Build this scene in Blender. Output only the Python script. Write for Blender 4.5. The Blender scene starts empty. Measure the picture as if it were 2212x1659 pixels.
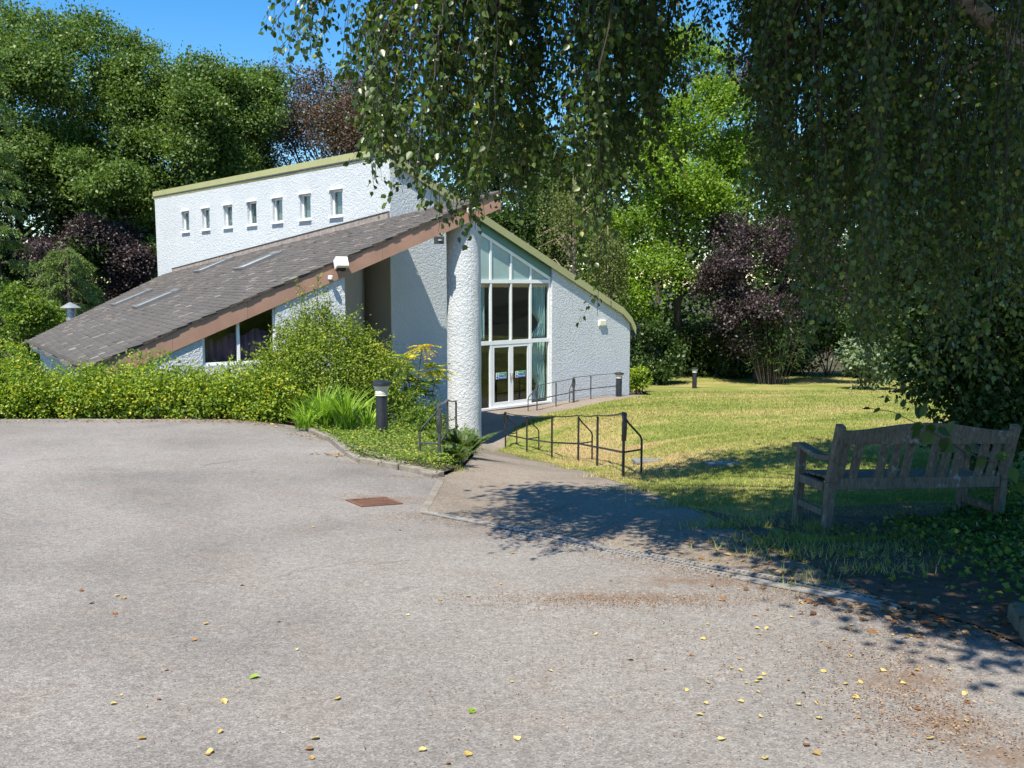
import bpy, bmesh, math, random
import numpy as np
from mathutils import Vector, Matrix
from mathutils.geometry import delaunay_2d_cdt
R = math.radians
S = bpy.context.scene
COL = S.collection
RNG = np.random.default_rng(7)

# ------------------------------------------------------------------ camera
FPX, PITCH, EYE = 1950.0, math.atan(217.5 / 1950.0), 1.66
cam = bpy.data.objects.new('camera', bpy.data.cameras.new('camera'))
COL.objects.link(cam)
cam.location = (0, 0, EYE)
cam.rotation_euler = (math.pi / 2 - PITCH, 0, 0)
cam.data.sensor_width = 36
cam.data.lens = 36 * FPX / 2212
cam.data.clip_start, cam.data.clip_end = 0.1, 2000
S.camera = cam

# ------------------------------------------------------------------ sky, sun, exposure
SUN_EL, SUN_AZ = 59.0, 64.0          # the light travels along azimuth 64 deg (from +X)
w = bpy.data.worlds.new('World'); S.world = w; w.use_nodes = True
nt = w.node_tree; nt.nodes.clear()
sky = nt.nodes.new('ShaderNodeTexSky'); sky.sky_type = 'NISHITA'; sky.sun_disc = False
sky.sun_elevation = R(SUN_EL); sky.sun_rotation = R(206); sky.altitude = 0
sky.air_density = 1.0; sky.dust_density = 0.15; sky.ozone_density = 2.2
bg = nt.nodes.new('ShaderNodeBackground'); bg.inputs[1].default_value = 0.105
hsv = nt.nodes.new('ShaderNodeHueSaturation'); hsv.inputs['Saturation'].default_value = 1.42
ow = nt.nodes.new('ShaderNodeOutputWorld')
nt.links.new(sky.outputs[0], hsv.inputs['Color']); nt.links.new(hsv.outputs[0], bg.inputs[0]); nt.links.new(bg.outputs[0], ow.inputs[0])
sl = bpy.data.lights.new('sun', 'SUN'); sl.energy = 4.5; sl.angle = R(0.53); sl.color = (1, 0.93, 0.80)
sun = bpy.data.objects.new('sun', sl); COL.objects.link(sun)
SD = Vector((math.cos(R(SUN_AZ)) * math.cos(R(SUN_EL)), math.sin(R(SUN_AZ)) * math.cos(R(SUN_EL)), -math.sin(R(SUN_EL))))
sun.rotation_euler = SD.to_track_quat('-Z', 'Y').to_euler()
S.view_settings.view_transform = 'Standard'; S.view_settings.look = 'None'
S.view_settings.exposure = 0.95; S.view_settings.gamma = 1.0
S.render.engine = 'CYCLES'
S.cycles.max_bounces = 8; S.cycles.transparent_max_bounces = 12; S.cycles.diffuse_bounces = 3
S.cycles.use_denoising = True

# ------------------------------------------------------------------ helpers: measuring
CAM = np.array([0, 0, EYE])
def ray(px, py):
    """direction (per metre of depth Y) of a point of the 2212-wide view"""
    u, v = px - 1106, 829.5 - py
    d = np.array([u, v * math.sin(PITCH) + FPX * math.cos(PITCH), v * math.cos(PITCH) - FPX * math.sin(PITCH)])
    return d / d[1]
def at(px, py, Y): return CAM + ray(px, py) * Y
def xat(px, Y): return (px - 1106) / FPX * Y
def zat(py, Y): return EYE + ray(1106, py)[2] * Y

# ------------------------------------------------------------------ helpers: objects
def tag(o, label=None, cat=None, group=None, kind=None):
    if label: o['label'] = label
    if cat: o['category'] = cat
    if group: o['group'] = group
    if kind: o['kind'] = kind
    return o
def empty(name, loc=(0, 0, 0), rz=0.0, label=None, cat=None, group=None):
    o = bpy.data.objects.new(name, None); COL.objects.link(o)
    o.location = loc; o.rotation_euler = (0, 0, rz); o.empty_display_size = 0.2
    return tag(o, label, cat, group)
def link_mesh(name, me, mat, parent=None):
    o = bpy.data.objects.new(name, me); COL.objects.link(o)
    if mat: me.materials.append(mat)
    if parent:
        o.parent = parent
        o.matrix_parent_inverse = Matrix.Identity(4)
    return o
def np_mesh(name, verts, faces, fattr=None, smooth=False):
    me = bpy.data.meshes.new(name)
    verts = np.asarray(verts, dtype=np.float32); faces = np.asarray(faces, dtype=np.int32)
    k = faces.shape[1]; n = len(faces)
    me.vertices.add(len(verts)); me.vertices.foreach_set('co', verts.ravel())
    me.loops.add(n * k); me.loops.foreach_set('vertex_index', faces.ravel())
    me.polygons.add(n); me.polygons.foreach_set('loop_start', np.arange(0, n * k, k, dtype=np.int32))
    me.polygons.foreach_set('loop_total', np.full(n, k, dtype=np.int32))
    me.update(calc_edges=True)
    if fattr is not None:
        a = me.attributes.new('v', 'FLOAT', 'FACE'); a.data.foreach_set('value', np.asarray(fattr, dtype=np.float32))
    if smooth: me.polygons.foreach_set('use_smooth', np.ones(n, dtype=bool))
    return me

class MB:
    """collects boxes, prisms, tubes and lathes; build() links them as one mesh object"""
    def __init__(s): s.v = []; s.f = []
    def add(s, vs, fs):
        b = len(s.v); s.v += [tuple(map(float, p)) for p in vs]; s.f += [tuple(i + b for i in f) for f in fs]
    def box(s, c, d, M=None):
        x, y, z = d[0] / 2, d[1] / 2, d[2] / 2
        vs = [Vector((i, j, k)) for k in (-z, z) for j in (-y, y) for i in (-x, x)]
        if M is not None: vs = [M @ p for p in vs]
        vs = [p + Vector(c) for p in vs]
        s.add(vs, [(0, 2, 3, 1), (4, 5, 7, 6), (0, 1, 5, 4), (2, 6, 7, 3), (0, 4, 6, 2), (1, 3, 7, 5)])
    def hexa(s, b, t):     # 4 bottom + 4 top corners (both counter-clockwise)
        s.add(list(b) + list(t), [(3, 2, 1, 0), (4, 5, 6, 7), (0, 1, 5, 4), (1, 2, 6, 5), (2, 3, 7, 6), (3, 0, 4, 7)])
    def prism(s, poly, off):   # polygon of 3-D points swept by off
        n = len(poly); off = Vector(off)
        vs = [Vector(p) for p in poly] + [Vector(p) + off for p in poly]
        s.add(vs, [tuple(range(n - 1, -1, -1)), tuple(range(n, 2 * n))] + [(i, (i + 1) % n, n + (i + 1) % n, n + i) for i in range(n)])
    def tube(s, pts, rad, n=6, sq=None):
        pts = [Vector(p) for p in pts]
        if not hasattr(rad, '__len__'): rad = [rad] * len(pts)
        vs = []; up = Vector((0.13, 0.21, 1)).normalized()
        for i, p in enumerate(pts):
            t = (pts[min(i + 1, len(pts) - 1)] - pts[max(i - 1, 0)]).normalized()
            a = t.cross(up)
            if a.length < 0.05: a = t.cross(Vector((1, 0, 0)))
            a.normalize(); b = t.cross(a)
            for k in range(n):
                th = 2 * math.pi * (k + 0.5) / n
                ra, rb = (rad[i], rad[i]) if sq is None else (sq[0], sq[1])
                vs.append(p + a * math.cos(th) * ra + b * math.sin(th) * rb)
        fs = [tuple(range(n - 1, -1, -1)), tuple(range(len(vs) - n, len(vs)))]
        for i in range(len(pts) - 1):
            for k in range(n):
                k2 = (k + 1) % n
                fs.append((i * n + k, i * n + k2, (i + 1) * n + k2, (i + 1) * n + k))
        s.add(vs, fs)
    def lathe(s, prof, n=24, c=(0, 0, 0)):
        vs = []
        for r, z in prof:
            for k in range(n):
                th = 2 * math.pi * k / n
                vs.append((c[0] + r * math.cos(th), c[1] + r * math.sin(th), c[2] + z))
        fs = [tuple(range(n - 1, -1, -1)), tuple(range(len(vs) - n, len(vs)))]
        for i in range(len(prof) - 1):
            for k in range(n):
                k2 = (k + 1) % n
                fs.append((i * n + k, i * n + k2, (i + 1) * n + k2, (i + 1) * n + k))
        s.add(vs, fs)
    def build(s, name, mat, parent=None, smooth=False, bevel=0.0):
        me = bpy.data.meshes.new(name); me.from_pydata(s.v, [], s.f); me.update()
        if smooth:
            me.polygons.foreach_set('use_smooth', [True] * len(me.polygons))
            try: me.set_sharp_from_angle(angle=R(40))
            except Exception: pass
        o = link_mesh(name, me, mat, parent)
        if bevel > 0:
            b = o.modifiers.new('bevel', 'BEVEL'); b.width = bevel; b.segments = 2; b.limit_method = 'ANGLE'
        return o

# ------------------------------------------------------------------ materials
def newmat(name):
    m = bpy.data.materials.new(name); m.use_nodes = True
    n = m.node_tree; b = n.nodes['Principled BSDF']
    return m, n, b
def N(n, t, **kw):
    x = n.nodes.new(t)
    for k, v in kw.items():
        if k in ('operation', 'blend_type', 'data_type', 'attribute_name', 'feature', 'noise_dimensions', 'interpolation', 'wave_type', 'bands_direction'): setattr(x, k, v)
        else: x.inputs[k.replace('_', ' ')].default_value = v
    return x
def ramp(n, stops, src=None):
    r = n.nodes.new('ShaderNodeValToRGB'); e = r.color_ramp.elements
    while len(e) < len(stops): e.new(0.5)
    for i, (p, c) in enumerate(stops):
        e[i].position = p; e[i].color = (*c, 1) if len(c) == 3 else c
    if src is not None: n.links.new(src, r.inputs[0])
    return r
def objco(n):
    t = n.nodes.new('ShaderNodeNewGeometry'); return t.outputs['Position']
def noise(n, co, scale, detail=4, rough=0.6, dist=0.0):
    x = N(n, 'ShaderNodeTexNoise', Scale=scale, Detail=detail, Roughness=rough, Distortion=dist); n.links.new(co, x.inputs['Vector']); return x
def mixc(n, a, b, f, mode='MIX'):
    m = n.nodes.new('ShaderNodeMix'); m.data_type = 'RGBA'; m.blend_type = mode
    for i, s in ((0, f), (6, a), (7, b)):
        if hasattr(s, 'is_output') or hasattr(s, 'links'): n.links.new(s, m.inputs[i])
        elif isinstance(s, (int, float)): m.inputs[i].default_value = s
        else: m.inputs[i].default_value = (*s, 1)
    return m.outputs[2]
def bump(n, b, h, strength=0.5, dist=0.02):
    x = N(n, 'ShaderNodeBump', Strength=strength, Distance=dist); n.links.new(h, x.inputs['Height']); n.links.new(x.outputs[0], b.inputs['Normal']); return x
def paint(name, col, rough=0.5, var=0.12, scale=3.0, metal=0.0, bmp=0.0, dirt=None):
    m, n, b = newmat(name); co = objco(n)
    nz = noise(n, co, scale, 6, 0.65)
    lo = tuple(c * (1 - var) for c in col); hi = tuple(min(1, c * (1 + var)) for c in col)
    r = ramp(n, [(0.3, lo), (0.7, hi)], nz.outputs[0]); out = r.outputs[0]
    if dirt:
        n2 = noise(n, co, scale * 3.1, 5, 0.7)
        rr = ramp(n, [(0.55, (0, 0, 0)), (0.72, (1, 1, 1))], n2.outputs[0]); out = mixc(n, out, dirt, rr.outputs[0])
    n.links.new(out, b.inputs['Base Color'])
    b.inputs['Roughness'].default_value = rough; b.inputs['Metallic'].default_value = metal
    if bmp: bump(n, b, noise(n, co, scale * 12, 4).outputs[0], bmp, 0.01)
    return m

def stucco_mat():
    m, n, b = newmat('white_roughcast'); co = objco(n)
    n1 = noise(n, co, 0.7, 4, 0.6); n2 = noise(n, co, 17.0, 3, 0.6, 0.7); n3 = noise(n, co, 52.0, 3, 0.65, 0.3)
    c = ramp(n, [(0.3, (0.52, 0.55, 0.575)), (0.7, (0.59, 0.615, 0.63))], n1.outputs[0])
    mp = n.nodes.new('ShaderNodeMapping'); mp.inputs['Scale'].default_value = (1.6, 1.6, 0.12); n.links.new(co, mp.inputs[0])
    st = noise(n, mp.outputs[0], 2.4, 5, 0.7); sr = ramp(n, [(0.56, (0, 0, 0)), (0.80, (0.5, 0.5, 0.5))], st.outputs[0])
    x = mixc(n, c.outputs[0], (0.46, 0.46, 0.42), sr.outputs[0])
    n.links.new(x, b.inputs['Base Color'])
    b.inputs['Roughness'].default_value = 0.9; b.inputs['Specular IOR Level'].default_value = 0.15
    r2 = ramp(n, [(0.36, (0, 0, 0)), (0.64, (1, 1, 1))], n2.outputs[0])
    a = n.nodes.new('ShaderNodeMath'); a.operation = 'MULTIPLY_ADD'; a.inputs[1].default_value = 0.6
    n.links.new(n3.outputs[0], a.inputs[0]); n.links.new(r2.outputs[0], a.inputs[2])
    bump(n, b, a.outputs[0], 0.9, 0.0145)
    return m
M = {}
M['stucco'] = stucco_mat()
M['olive'] = paint('olive_painted_board', (0.36, 0.355, 0.165), 0.5, 0.08, 1.5)
M['teal'] = paint('dark_teal_board', (0.10, 0.22, 0.19), 0.5, 0.1, 2)
M['brown'] = paint('brown_painted_board', (0.35, 0.205, 0.145), 0.6, 0.12, 1.8)
M['white'] = paint('white_gloss_frame', (0.80, 0.81, 0.80), 0.35, 0.05, 4)
M['black'] = paint('black_painted_steel', (0.018, 0.019, 0.022), 0.38, 0.3, 9)
M['grey_steel'] = paint('grey_painted_steel', (0.055, 0.058, 0.062), 0.4, 0.3, 9)
M['galv'] = paint('galvanised_metal', (0.45, 0.47, 0.48), 0.45, 0.15, 8, 0.6)
M['lead'] = paint('brick_upstand', (0.27, 0.225, 0.20), 0.85, 0.4, 7, dirt=(0.42, 0.38, 0.34))
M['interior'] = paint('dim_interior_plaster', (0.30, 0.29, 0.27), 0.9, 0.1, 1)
M['floorin'] = paint('dark_interior_floor', (0.06, 0.045, 0.035), 0.6, 0.2, 2)
M['curtain'] = paint('pale_teal_curtain', (0.58, 0.74, 0.74), 0.9, 0.1, 2)
M['blind'] = paint('grey_window_blind', (0.23, 0.25, 0.26), 0.9, 0.1, 2)
M['purple'] = paint('purple_curtain', (0.38, 0.17, 0.28), 0.9, 0.2, 2)
M['frost'] = paint('frosted_panel', (0.30, 0.42, 0.41), 0.25, 0.12, 0.8)
M['wall_shade'] = paint('shaded_wall_tone', (0.27, 0.255, 0.23), 0.85, 0.06, 1)  # porch return wall, with its shade put into the colour
M['concrete'] = paint('kerb_concrete', (0.22, 0.195, 0.16), 0.95, 0.35, 5, bmp=0.8, dirt=(0.10, 0.10, 0.05))
M['paving'] = paint('grey_paving_slab', (0.19, 0.19, 0.185), 0.85, 0.15, 5, bmp=0.3)
M['rust'] = paint('rusty_cast_iron', (0.16, 0.075, 0.045), 0.8, 0.35, 14, bmp=0.4)
M['channel'] = paint('pale_drain_metal', (0.30, 0.29, 0.27), 0.6, 0.2, 12, 0.2, dirt=(0.2, 0.16, 0.12))
M['moss'] = paint('mossy_slate_edge', (0.060, 0.052, 0.042), 0.9, 0.4, 9, bmp=0.5, dirt=(0.12, 0.11, 0.07))
M['mossy_kerb'] = paint('mossy_kerb_stone', (0.13, 0.12, 0.085), 0.95, 0.3, 8, bmp=0.7, dirt=(0.06, 0.07, 0.025))
M['soffit'] = paint('pale_soffit', (0.5, 0.47, 0.42), 0.8, 0.1, 2)
M['shade_sheet'] = paint('porch_shade_tone', (0.60, 0.57, 0.50), 0.85, 0.05, 1)
M['soil'] = paint('bare_soil', (0.075, 0.052, 0.035), 0.95, 0.4, 5, bmp=0.6)
M['bark'] = paint('grey_brown_bark', (0.075, 0.060, 0.048), 0.9, 0.4, 5, bmp=0.8)
M['pit'] = paint('drain_pit_shade', (0.006, 0.005, 0.005), 0.95, 0.2, 9)
M['twig'] = paint('dark_birch_twig', (0.035, 0.024, 0.018), 0.7, 0.3, 5)
M['lens'] = paint('cream_lamp_lens', (0.62, 0.60, 0.50), 0.25, 0.06, 5)
M['cream'] = paint('cream_plastic', (0.74, 0.70, 0.55), 0.45, 0.06, 5)
M['green_sign'] = paint('green_sign_panel', (0.02, 0.30, 0.14), 0.4, 0.05, 5)
M['blue_sign'] = paint('blue_sign_panel', (0.02, 0.10, 0.42), 0.4, 0.05, 5)
M['handle'] = paint('brushed_handle', (0.5, 0.5, 0.5), 0.35, 0.1, 5, 0.8)
M['skyframe'] = paint('roof_window_frame', (0.16, 0.16, 0.16), 0.5, 0.2, 6)
M['skyglass'] = paint('roof_window_glass', (0.42, 0.46, 0.48), 0.12, 0.1, 2)

def glass_mat():
    m, n, b = newmat('window_glass'); n.nodes.remove(b)
    t = n.nodes.new('ShaderNodeBsdfTransparent'); t.inputs[0].default_value = (0.80, 0.86, 0.85, 1)
    g = n.nodes.new('ShaderNodeBsdfGlossy'); g.inputs['Roughness'].default_value = 0.0; g.inputs[0].default_value = (1, 1, 1, 1)
    lw = n.nodes.new('ShaderNodeLayerWeight'); pw_ = n.nodes.new('ShaderNodeMath'); pw_.operation = 'POWER'; pw_.inputs[1].default_value = 3.0; n.links.new(lw.outputs['Facing'], pw_.inputs[0]); fr = n.nodes.new('ShaderNodeMath'); fr.operation = 'MULTIPLY_ADD'; fr.inputs[1].default_value = 0.40; fr.inputs[2].default_value = 0.045; n.links.new(pw_.outputs[0], fr.inputs[0])
    mx = n.nodes.new('ShaderNodeMixShader'); n.links.new(fr.outputs[0], mx.inputs[0]); n.links.new(t.outputs[0], mx.inputs[1]); n.links.new(g.outputs[0], mx.inputs[2])
    n.links.new(mx.outputs[0], n.nodes['Material Output'].inputs[0]); return m
M['glass'] = glass_mat()

def bark_birch():
    m, n, b = newmat('birch_bark'); co = objco(n)
    mp = n.nodes.new('ShaderNodeMapping'); mp.inputs['Scale'].default_value = (3, 3, 9); n.links.new(co, mp.inputs[0])
    n1 = noise(n, mp.outputs[0], 1.6, 5, 0.7, 1.0); n2 = noise(n, co, 2.2, 3)
    c = ramp(n, [(0.36, (0.03, 0.024, 0.02)), (0.5, (0.30, 0.24, 0.19)), (0.7, (0.52, 0.44, 0.36))], n1.outputs[0])
    n.links.new(mixc(n, c.outputs[0], (0.30, 0.2, 0.14), n2.outputs[0]), b.inputs['Base Color']); b.inputs['Roughness'].default_value = 0.8
    bump(n, b, n1.outputs[0], 0.8, 0.03); return m
M['birch_bark'] = bark_birch()

def wood_mat():
    m, n, b = newmat('weathered_teak'); co = objco(n)
    tc = n.nodes.new('ShaderNodeTexCoord')
    mp = n.nodes.new('ShaderNodeMapping'); mp.inputs['Scale'].default_value = (30, 30, 6); n.links.new(tc.outputs['Object'], mp.inputs[0])
    g = noise(n, mp.outputs[0], 2.0, 6, 0.7, 0.3); l = noise(n, co, 9, 5, 0.7); ms = noise(n, co, 5.5, 4, 0.7)
    c = ramp(n, [(0.3, (0.06, 0.047, 0.032)), (0.7, (0.23, 0.185, 0.132))], g.outputs[0])
    lr = ramp(n, [(0.60, (0, 0, 0)), (0.68, (1, 1, 1))], l.outputs[0]); mr = ramp(n, [(0.58, (0, 0, 0)), (0.70, (1, 1, 1))], ms.outputs[0])
    x = mixc(n, c.outputs[0], (0.055, 0.055, 0.018), mr.outputs[0]); x = mixc(n, x, (0.28, 0.28, 0.24), lr.outputs[0])
    n.links.new(x, b.inputs['Base Color']); b.inputs['Roughness'].default_value = 0.85
    bump(n, b, g.outputs[0], 0.6, 0.006); return m
M['wood'] = wood_mat()

def attr(n):
    a = n.nodes.new('ShaderNodeAttribute'); a.attribute_name = 'v'; return a.outputs['Fac']
def leaf_mat(name, stops, trans=0.35, rough=0.45, spec=0.35, tint=(1.25, 1.35, 0.55)):
    m, n, b = newmat(name)
    r = ramp(n, stops, attr(n)); n.links.new(r.outputs[0], b.inputs['Base Color'])
    b.inputs['Roughness'].default_value = rough; b.inputs['Specular IOR Level'].default_value = spec
    t = n.nodes.new('ShaderNodeBsdfTranslucent')
    n.links.new(mixc(n, r.outputs[0], tint, 1.0, 'MULTIPLY'), t.inputs[0])
    mx = n.nodes.new('ShaderNodeMixShader'); mx.inputs[0].default_value = trans
    n.links.new(b.outputs[0], mx.inputs[1]); n.links.new(t.outputs[0], mx.inputs[2])
    n.links.new(mx.outputs[0], n.nodes['Material Output'].inputs[0]); return m
L = {}
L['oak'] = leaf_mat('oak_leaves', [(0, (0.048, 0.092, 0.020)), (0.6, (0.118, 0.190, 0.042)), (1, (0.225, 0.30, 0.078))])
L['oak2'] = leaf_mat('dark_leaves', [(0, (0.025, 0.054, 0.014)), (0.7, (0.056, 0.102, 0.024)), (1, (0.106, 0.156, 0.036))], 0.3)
L['bright'] = leaf_mat('bright_green_leaves', [(0, (0.090, 0.163, 0.019)), (0.6, (0.188, 0.305, 0.031)), (1, (0.360, 0.468, 0.054))], 0.42)
L['copper'] = leaf_mat('copper_beech_leaves', [(0, (0.024, 0.016, 0.017)), (0.6, (0.062, 0.045, 0.046)), (1, (0.135, 0.112, 0.110))], 0.2, tint=(1.3, 0.9, 0.8))
L['copperg'] = leaf_mat('faded_copper_leaves', [(0, (0.075, 0.050, 0.036)), (0.55, (0.140, 0.098, 0.070)), (0.8, (0.15, 0.135, 0.07)), (1, (0.15, 0.19, 0.065))], 0.25, tint=(1.3, 1.0, 0.7))
L['olive'] = leaf_mat('olive_birch_leaves', [(0, (0.072, 0.102, 0.024)), (1, (0.195, 0.228, 0.066))], 0.35)
L['larch'] = leaf_mat('larch_needles', [(0, (0.070, 0.128, 0.029)), (1, (0.224, 0.311, 0.078))], 0.3)
L['hedge'] = leaf_mat('yellow_green_hedge_leaves', [(0, (0.074, 0.150, 0.018)), (0.5, (0.203, 0.300, 0.029)), (0.85, (0.432, 0.475, 0.046)), (0.93, (0.621, 0.525, 0.065)), (1, (0.567, 0.250, 0.052))], 0.38)
L['shrub'] = leaf_mat('mid_green_shrub_leaves', [(0, (0.052, 0.112, 0.017)), (0.6, (0.130, 0.213, 0.026)), (1, (0.338, 0.400, 0.054))], 0.38)
L['bushy'] = leaf_mat('yellow_green_bush_leaves', [(0, (0.07, 0.13, 0.018)), (0.5, (0.19, 0.265, 0.028)), (0.85, (0.36, 0.41, 0.05)), (1, (0.46, 0.46, 0.08))], 0.38)
L['mahonia'] = leaf_mat('mahonia_leaves', [(0, (0.05, 0.11, 0.015)), (0.45, (0.14, 0.24, 0.02)), (0.7, (0.45, 0.46, 0.03)), (0.9, (0.62, 0.52, 0.03)), (1, (0.55, 0.22, 0.03))], 0.35)
L['strap'] = leaf_mat('strap_leaves', [(0, (0.140, 0.273, 0.030)), (1, (0.336, 0.481, 0.060))], 0.4)
L['cover'] = leaf_mat('ground_cover_leaves', [(0, (0.065, 0.132, 0.019)), (0.6, (0.169, 0.264, 0.034)), (0.92, (0.364, 0.408, 0.060)), (1, (0.546, 0.396, 0.144))], 0.38)
L['fern'] = leaf_mat('fern_fronds', [(0, (0.045, 0.09, 0.018)), (1, (0.14, 0.20, 0.045))], 0.3)
L['birch'] = leaf_mat('birch_leaves', [(0, (0.030, 0.062, 0.010)), (0.7, (0.070, 0.120, 0.018)), (0.97, (0.12, 0.17, 0.03)), (1, (0.35, 0.34, 0.04))], 0.36, 0.36, 0.5)
L['ivy'] = leaf_mat('ivy_leaves', [(0, (0.028, 0.065, 0.010)), (0.7, (0.09, 0.16, 0.02)), (1, (0.22, 0.28, 0.03))], 0.35)
L['pale'] = leaf_mat('grey_green_leaves', [(0, (0.09, 0.14, 0.06)), (1, (0.28, 0.35, 0.20))], 0.3)
L['litter'] = leaf_mat('brown_litter', [(0, (0.10, 0.05, 0.025)), (0.6, (0.26, 0.13, 0.06)), (1, (0.50, 0.36, 0.19))], 0.1, 0.8, 0.1)
L['fallen'] = leaf_mat('fallen_birch_leaf', [(0, (0.34, 0.20, 0.07)), (0.3, (0.50, 0.38, 0.11)), (1, (0.60, 0.50, 0.22))], 0.2, 0.6, 0.2, tint=(1.1, 1.1, 0.8))
L['fallen_brown'] = leaf_mat('fallen_brown_leaf', [(0, (0.16, 0.07, 0.03)), (1, (0.36, 0.20, 0.09))], 0.1, 0.7, 0.1)
L['fallen_green'] = leaf_mat('fallen_green_leaf', [(0, (0.16, 0.26, 0.03)), (1, (0.28, 0.38, 0.06))], 0.2, 0.6, 0.2)

def lawn_mat(name, blade):
    m, n, b = newmat(name); co = objco(n)
    mp = n.nodes.new('ShaderNodeMapping'); mp.inputs['Scale'].default_value = (0.55, 1.2, 0.0); n.links.new(co, mp.inputs[0])
    n1 = noise(n, mp.outputs[0], 0.55, 5, 0.62, 0.4); n2 = noise(n, mp.outputs[0], 3.5, 4, 0.7); n3 = noise(n, co, 40, 3, 0.7)
    a = n.nodes.new('ShaderNodeMath'); a.operation = 'MULTIPLY_ADD'; a.inputs[1].default_value = 0.42
    n.links.new(n2.outputs[0], a.inputs[0]); n.links.new(n1.outputs[0], a.inputs[2])
    k = 1.0
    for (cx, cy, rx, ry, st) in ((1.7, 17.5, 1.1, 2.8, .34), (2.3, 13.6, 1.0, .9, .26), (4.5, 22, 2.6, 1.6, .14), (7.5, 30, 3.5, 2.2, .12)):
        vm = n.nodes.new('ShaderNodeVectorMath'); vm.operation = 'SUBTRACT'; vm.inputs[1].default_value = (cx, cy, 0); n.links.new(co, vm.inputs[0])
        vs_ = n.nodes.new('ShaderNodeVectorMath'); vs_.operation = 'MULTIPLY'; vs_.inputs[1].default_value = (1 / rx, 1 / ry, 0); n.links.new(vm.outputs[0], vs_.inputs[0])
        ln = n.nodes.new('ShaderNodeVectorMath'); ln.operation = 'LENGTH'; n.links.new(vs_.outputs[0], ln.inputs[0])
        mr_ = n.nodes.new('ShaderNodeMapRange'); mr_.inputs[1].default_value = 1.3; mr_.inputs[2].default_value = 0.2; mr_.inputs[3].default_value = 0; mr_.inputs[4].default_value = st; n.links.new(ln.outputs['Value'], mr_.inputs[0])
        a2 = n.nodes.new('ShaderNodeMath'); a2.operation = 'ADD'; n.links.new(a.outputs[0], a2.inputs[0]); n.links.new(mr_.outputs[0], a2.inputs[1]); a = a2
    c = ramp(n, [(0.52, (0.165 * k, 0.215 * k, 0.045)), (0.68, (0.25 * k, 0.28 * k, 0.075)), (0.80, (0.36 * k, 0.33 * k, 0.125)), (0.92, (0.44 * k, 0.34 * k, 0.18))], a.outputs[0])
    out = c.outputs[0]
    if blade:
        r = ramp(n, [(0, (0.6, 0.68, 0.55)), (1, (1.3, 1.25, 1.2))], attr(n)); out = mixc(n, out, r.outputs[0], 1.0, 'MULTIPLY')
    else:
        r = ramp(n, [(0.3, (0.55, 0.55, 0.5)), (0.7, (1.15, 1.1, 1.05))], n3.outputs[0]); out = mixc(n, out, r.outputs[0], 1.0, 'MULTIPLY')
        bump(n, b, n3.outputs[0], 0.7, 0.03)
    n.links.new(out, b.inputs['Base Color']); b.inputs['Roughness'].default_value = 0.75; b.inputs['Specular IOR Level'].default_value = 0.15
    return m
M['lawn'] = lawn_mat('dry_lawn', False); M['blade'] = lawn_mat('grass_blades', True)

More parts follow.
